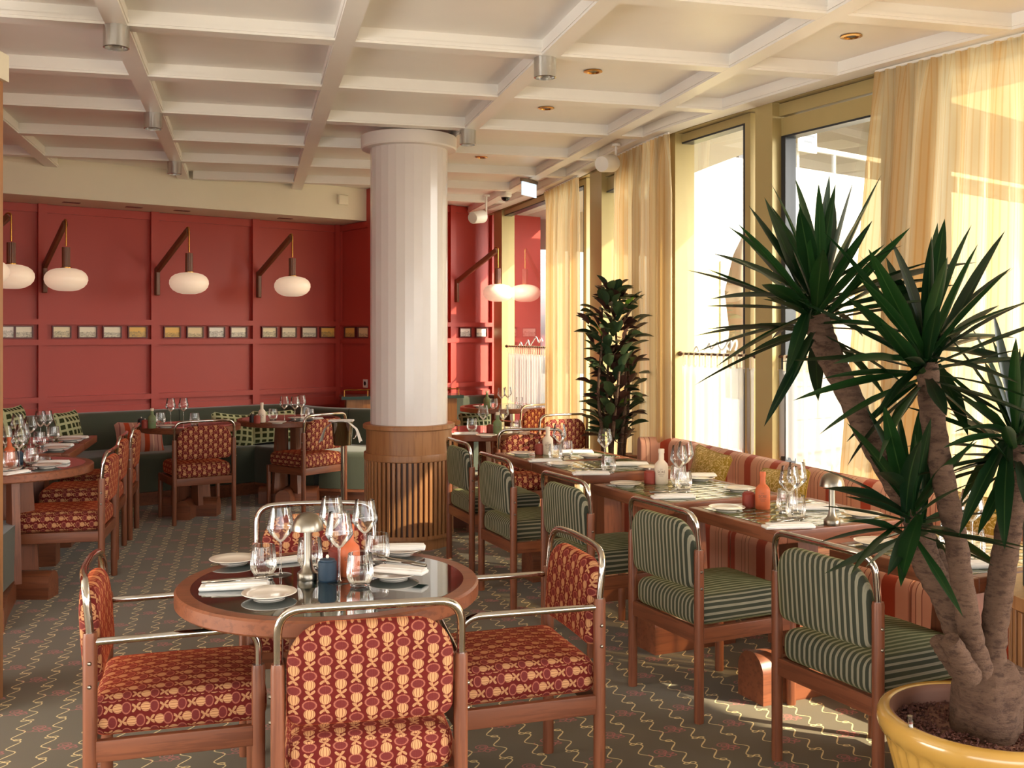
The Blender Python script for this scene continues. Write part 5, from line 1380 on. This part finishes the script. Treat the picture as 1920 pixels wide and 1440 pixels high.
def orient(base, tip, roll=0.0):
    d = (tip - base); L = d.length; x = d.normalized(); up = Vector((0, 0, 1)); 
    if abs(x.z) > .97: up = Vector((0, -1, 0))
    y = up.cross(x).normalized(); z = x.cross(y)
    R_ = Matrix((x, y, z)).transposed().to_4x4(); return Matrix.Translation(base) @ R_ @ Matrix.Rotation(roll, 4, 'X'), L
YL = [sword_mesh(1, w_, dr, fo) for (w_, dr, fo) in ((.115, .0, .2), (.10, .10, .25), (.125, .18, .15), (.085, .05, .35))]
for me in YL: me.materials.append(M['yucca'])
PY = 2.65; pc = Vector((1.228, 2.65))
yuc = thing('potted_yucca', 'large potted yucca with four leafy heads in the right foreground', 'plant', (pc.x, pc.y, 0))
ry = random.Random(11)
def crown(cx, cy, Y, tips, nfill, Lf=.36, spread=1.0):
    base0 = atY(cx, cy, Y)
    def leaf(b, tip, wsc):
        Mx, L = orient(b, tip, ry.uniform(-.5, .5)); me = YL[ry.randrange(4)]
        o = bpy.data.objects.new('leaf', me); COL.objects.link(o); o.parent = yuc
        o.matrix_local = Matrix.Translation(-yuc.location) @ Mx @ Matrix.Diagonal((L, .345 * wsc, .36 * max(.6, L / .40), 1))
    for (tx, ty) in tips:
        lat = atY(tx, ty, Y) - base0; l = sqrt(lat.x ** 2 + lat.z ** 2); Lt = max(.39, l * 1.02); dy = sqrt(max(0, Lt * Lt - l * l)) * ry.choice((-1, 1)) * .8
        tip = base0 + Vector((lat.x, dy, lat.z)) ; 
        # keep the projected tip where it was measured although it lies nearer or farther
        k = tip.y / Y; tip = Vector((tip.x * 1.0 * k, tip.y, EH + (tip.z - EH) * k))
        b = base0 + Vector((ry.uniform(-.02, .02), ry.uniform(-.02, .02), ry.uniform(-.05, .05))) + (tip - base0) * .05
        leaf(b, tip, ry.uniform(.85, 1.15))
    for k in range(nfill):
        az = k * 2.39996 + ry.uniform(-.2, .2); el = radians(80 - 115 * (k + .5) / nfill * spread + ry.uniform(-8, 8)); L = Lf * ry.uniform(.78, 1.05)
        d = Vector((cos(az) * cos(el), sin(az) * cos(el), sin(el))); b = base0 + Vector((0, 0, .05 - .11 * (k + .5) / nfill)) + Vector((d.x, d.y, 0)) * .015
        leaf(b, b + d * L, ry.uniform(.8, 1.1))
z8 = lambda L_: [(1280 + x / 3, 300 + y / 3) for x, y in L_]
crown(1530, 590, 2.72, z8([(670, 80), (770, 115), (853, 125), (960, 120), (1117, 85), (640, 215), (460, 210), (370, 255), (350, 325), (185, 480), (55, 555), (340, 440), (180, 715), (125, 822), (130, 878), (50, 1025), (170, 1130), (365, 910), (500, 1010), (590, 1150), (1115, 430), (1210, 430), (1280, 380), (1400, 470), (1615, 460), (1525, 630), (1550, 700), (1250, 940), (1020, 965), (410, 590)]), 34, .33)
crown(1738, 680, 2.58, z8([(860, 345), (950, 650), (1045, 500), (1425, 320), (1490, 545), (1640, 455), (1775, 355), (1675, 650), (1780, 785), (1920, 745), (1745, 925), (1915, 1050), (1900, 1200), (540, 1135), (640, 1280), (885, 1200), (1115, 905), (730, 850), (1600, 1440), (1000, 1500), (920, 1010), (1885, 965)]) + [(1585, 822), (1657, 752), (1640, 770)], 36, .34)
crown(1712, 968, 2.60, [(1532, 870), (1580, 951), (1657, 757), (1688, 762), (1704, 792), (1628, 809), (1589, 1068), (1664, 1079), (1676, 1060), (1775, 1034), (1879, 1048), (1915, 1022), (1640, 845), (1745, 770), (1800, 830), (1690, 1070), (1762, 850)], 24, .27)
crown(1905, 835, 2.66, [(1800, 966), (1797, 927), (1778, 759), (1776, 790), (1778, 815), (1851, 960), (1865, 628), (1800, 700), (1765, 880), (1832, 690), (1935, 620), (1960, 700), (2010, 800), (1990, 900), (1780, 845), (1905, 640), (1870, 1000), (1950, 980)], 36, .33)
def trunk(pts, rs, name='trunk', seg=14):
    P = catmull([atY(x, y, Y) for (x, y, Y) in pts], 7); n = len(P); rr = []
    for i in range(n):
        f = i / (n - 1) * (len(rs) - 1); k = min(int(f), len(rs) - 2); r_ = rs[k] + (rs[k + 1] - rs[k]) * (f - k); rr.append(r_ * (1 + .05 * sin(i * 2.3) + ry.uniform(-.03, .03)))
    mb = MB(); mb.tube(P, rr, seg); return mb.build(name, M['bark'], yuc, smooth=60, world=True)
trunk([(1852, 1345, 2.65), (1845, 1290, 2.65), (1830, 1240, 2.65), (1800, 1190, 2.66), (1772, 1120, 2.68), (1735, 1050, 2.69), (1722, 985, 2.68)], [.07, .06, .040, .036, .036, .038, .036])
trunk([(1852, 1340, 2.63), (1838, 1270, 2.62), (1822, 1200, 2.60), (1805, 1100, 2.58), (1790, 1000, 2.57), (1765, 880, 2.56), (1748, 780, 2.57), (1738, 680, 2.58)], [.06, .042, .031, .029, .028, .028, .029, .030, .026])
trunk([(1858, 1340, 2.64), (1855, 1280, 2.64), (1862, 1200, 2.65), (1875, 1100, 2.66), (1890, 1000, 2.67), (1903, 900, 2.67), (1908, 835, 2.66)], [.06, .045, .034, .034, .033, .032, .030])
trunk([(1850, 1335, 2.72), (1840, 1250, 2.76), (1790, 1130, 2.78), (1728, 1000, 2.78), (1680, 910, 2.77), (1630, 820, 2.75), (1585, 725, 2.73), (1548, 650, 2.72), (1530, 590, 2.72)], [.06, .042, .034, .033, .032, .032, .032, .034, .036, .032])
trunk([(1815, 1270, 2.58), (1795, 1225, 2.55), (1780, 1200, 2.54)], [.035, .026, .024], 'branch_stub'); trunk([(1800, 1255, 2.60), (1772, 1222, 2.58), (1758, 1200, 2.57)], [.03, .022, .020], 'branch_stub')
trunk([(1885, 1300, 2.68), (1893, 1265, 2.68), (1897, 1248, 2.68)], [.05, .04, .034], 'branch_stub')
mb = MB(); mb.lathe([(.085, .40), (.086, .48), (.083, .53), (.085, .58), (.080, .62), (.06, .655), (.02, .67)], 32, rmod=lambda a, z: 1 + .07 * sin(3 * a + z * 14) + .04 * sin(7 * a - z * 30)); mb.build('root_flare', M['bark'], yuc, smooth=60)
zr = .516
mb = MB(); ribs = lambda a, z: 1 + (.022 * cos(36 * a + z * 3) if .03 < z < zr - .07 else 0)
mb.lathe([(0, 0), (.16, 0), (.17, .02), (.175, .06), (.19, .20), (.215, .33), (.232, .40), (.240, .43), (.243, .445), (.262, .462), (.268, .480), (.268, .498), (.262, .512), (.250, .518), (.236, .514)], 180, rmod=ribs, cap=False); mb.build('glazed_pot', M['yellowpot'], yuc, smooth=60)
mb = MB(); mb.lathe([(.238, .514), (.230, .512), (.224, .495), (.220, .44)], 64, cap=False); mb.build('inner_rim', M['potinner'], yuc, smooth=60)
mb = MB(); mb.lathe([(0, .47), (.222, .468), (.223, .45), (0, .45)], 48); mb.build('soil', M['potinner'], yuc, smooth=True)
mb = MB(); rp = random.Random(3)
for k in range(2600):
    a = rp.uniform(0, 2 * pi); rr = .219 * sqrt(rp.uniform(.0, 1)); s_ = rp.uniform(.0032, .0062); cx, cy, cz = rr * cos(a), rr * sin(a), .471 + rp.uniform(-.003, .006) + .006 * sin(a * 3 + rr * 30)
    q = [(s_, 0, 0), (-s_, 0, 0), (0, s_, 0), (0, -s_, 0), (0, 0, s_ * .8), (0, 0, -s_ * .8)]; th = rp.uniform(0, 3)
    q = [(cx + v[0] * cos(th) - v[1] * sin(th) + rp.uniform(-1, 1) * s_ * .25, cy + v[0] * sin(th) + v[1] * cos(th), cz + v[2] + rp.uniform(-1, 1) * s_ * .3) for v in q]
    mb.add(q, [(0, 2, 4), (2, 1, 4), (1, 3, 4), (3, 0, 4), (2, 0, 5), (1, 2, 5), (3, 1, 5), (0, 3, 5)])
tag(mb.build('clay_pebbles', M['pebble'], yuc, fix=False), None, kind='stuff')
p = atY(1711, 1332, 2.56); wi = thing('water_level_gauge', 'small clear plastic water gauge stuck in the yucca pot', 'gauge', (p.x, p.y, .47))
mb = MB(); mb.tube([(0, 0, .0), (-.006, 0, .075)], .007, 12); mb.build('tube', M['tubeglass'], wi, smooth=50)
mb = MB(); mb.tube([(0, 0, .0), (-.004, 0, .055)], .0042, 8); mb.build('float', M['plastic'], wi, smooth=50)
mb = MB(); mb.tube([(-.004, 0, .055), (-.0045, 0, .059)], .0044, 8); mb.build('marker', M['redclay'], wi, smooth=50)
mb = MB(); mb.lathe([(.020, -.003), (.016, .008), (.007, .014)], 6, cap=True); mb.build('foot', M['plastic'], wi)

# bushy dark plant by the window
def broad_mesh(L, wd):
    n = 6; vs = []; fs = []; uvs = []
    for i in range(n + 1):
        f = i / n; w_ = max(.0006, wd * (sin(pi * min(1, f * .92 + .05)) ** .8)) if f < 1 else .0006; x = L * f; z = -.16 * L * f * f 
        vs += [(x, -w_ / 2, z + w_ * .22), (x, 0, z), (x, w_ / 2, z + w_ * .22)]
    for i in range(n):
        for j in (0, 1): a = 3 * i + j; fs.append((a, a + 3, a + 4, a + 1)); uvs.append([(j * .5, i / n), (j * .5, (i + 1) / n), (j * .5 + .5, (i + 1) / n), (j * .5 + .5, i / n)])
    me = bpy.data.meshes.new('leaf'); me.from_pydata(vs, [], fs); ul = me.uv_layers.new(name='uv'); k = 0
    for u in uvs:
        for q in u: ul.data[k].uv = q; k += 1
    me.polygons.foreach_set('use_smooth', [True] * len(fs)); return me
BL = [broad_mesh(.18, .105), broad_mesh(.16, .09)]; BL[0].materials.append(M['croton']); BL[1].materials.append(M['croton_red'])
BLb = broad_mesh(.14, .06); BLb.materials.append(leafmat('young_bright_leaf', (96, 150, 40), (140, 170, 60)))
fc = atY(1150, 700, 7.35); bush = thing('potted_croton', 'bushy dark leaved plant in a dark pot before the windows', 'plant', (fc.x, fc.y, 0))
mb = MB(); mb.lathe([(0, 0), (.13, 0), (.17, .04), (.19, .34), (.195, .36), (.18, .36), (.175, .33), (0, .33)], 36); mb.build('pot', M['blackplastic'], bush, smooth=50)
rb = random.Random(5); stems = []
for k in range(7):
    a = k * .9; r0 = .05; r1 = rb.uniform(.04, .17); top = rb.uniform(1.25, 1.72)
    P = catmull([(r0 * cos(a), r0 * sin(a), .32), (r0 * 1.6 * cos(a), r0 * 1.6 * sin(a), .7), (r1 * cos(a + .3), r1 * sin(a + .3), 1.1), (r1 * .8 * cos(a + .5), r1 * .8 * sin(a + .5), top)], 5)
    mb = MB(); mb.tube(P, [.017 - .010 * i / (len(P) - 1) for i in range(len(P))], 8); mb.build('stem', M['bark'], bush, smooth=60); stems.append(P)
def halfw(z): # silhouette half width
    T_ = [(.62, .07), (.75, .15), (.95, .24), (1.15, .27), (1.3, .24), (1.4, .20), (1.5, .28), (1.62, .25), (1.7, .17), (1.8, .09), (1.88, .03)]
    for (a, b) in zip(T_[:-1], T_[1:]):
        if a[0] <= z <= b[0]: return a[1] + (b[1] - a[1]) * (z - a[0]) / (b[0] - a[0])
    return .05
for k in range(285):
    z = .72 + 1.10 * ((k + .5) / 285) ** .95; a = k * 2.39996; hw = halfw(z) * rb.uniform(.15, .95); b = Vector((hw * cos(a) * .75, hw * sin(a) * .75, z))
    el = rb.uniform(.05, 1.15); d = Vector((cos(a) * cos(el), sin(a) * cos(el), sin(el))); Mx, _ = orient(b, b + d, rb.uniform(-.6, .6)); s_ = rb.uniform(.6, .9)
    me = BLb if k % 61 == 7 else BL[1 if rb.random() < .38 else 0]
    o = bpy.data.objects.new('leaf', me); COL.objects.link(o); o.parent = bush; o.matrix_local = Mx @ Matrix.Diagonal((s_, s_, s_, 1))
p = at(1195, 1010, 0); pb = thing('low_planter', 'low dark planter box at the end of the striped banquette', 'planter', (.98, 7.62, 0), .3)
mb = MB(); mb.rbox((0, 0, .30), (.36, .22, .60), .02, 2, uv=False); mb.build('box', M['darkwood'], pb, smooth=40)
mb = MB(); mb.box((0, 0, .602), (.33, .19, .012)); mb.build('soil', M['potinner'], pb)
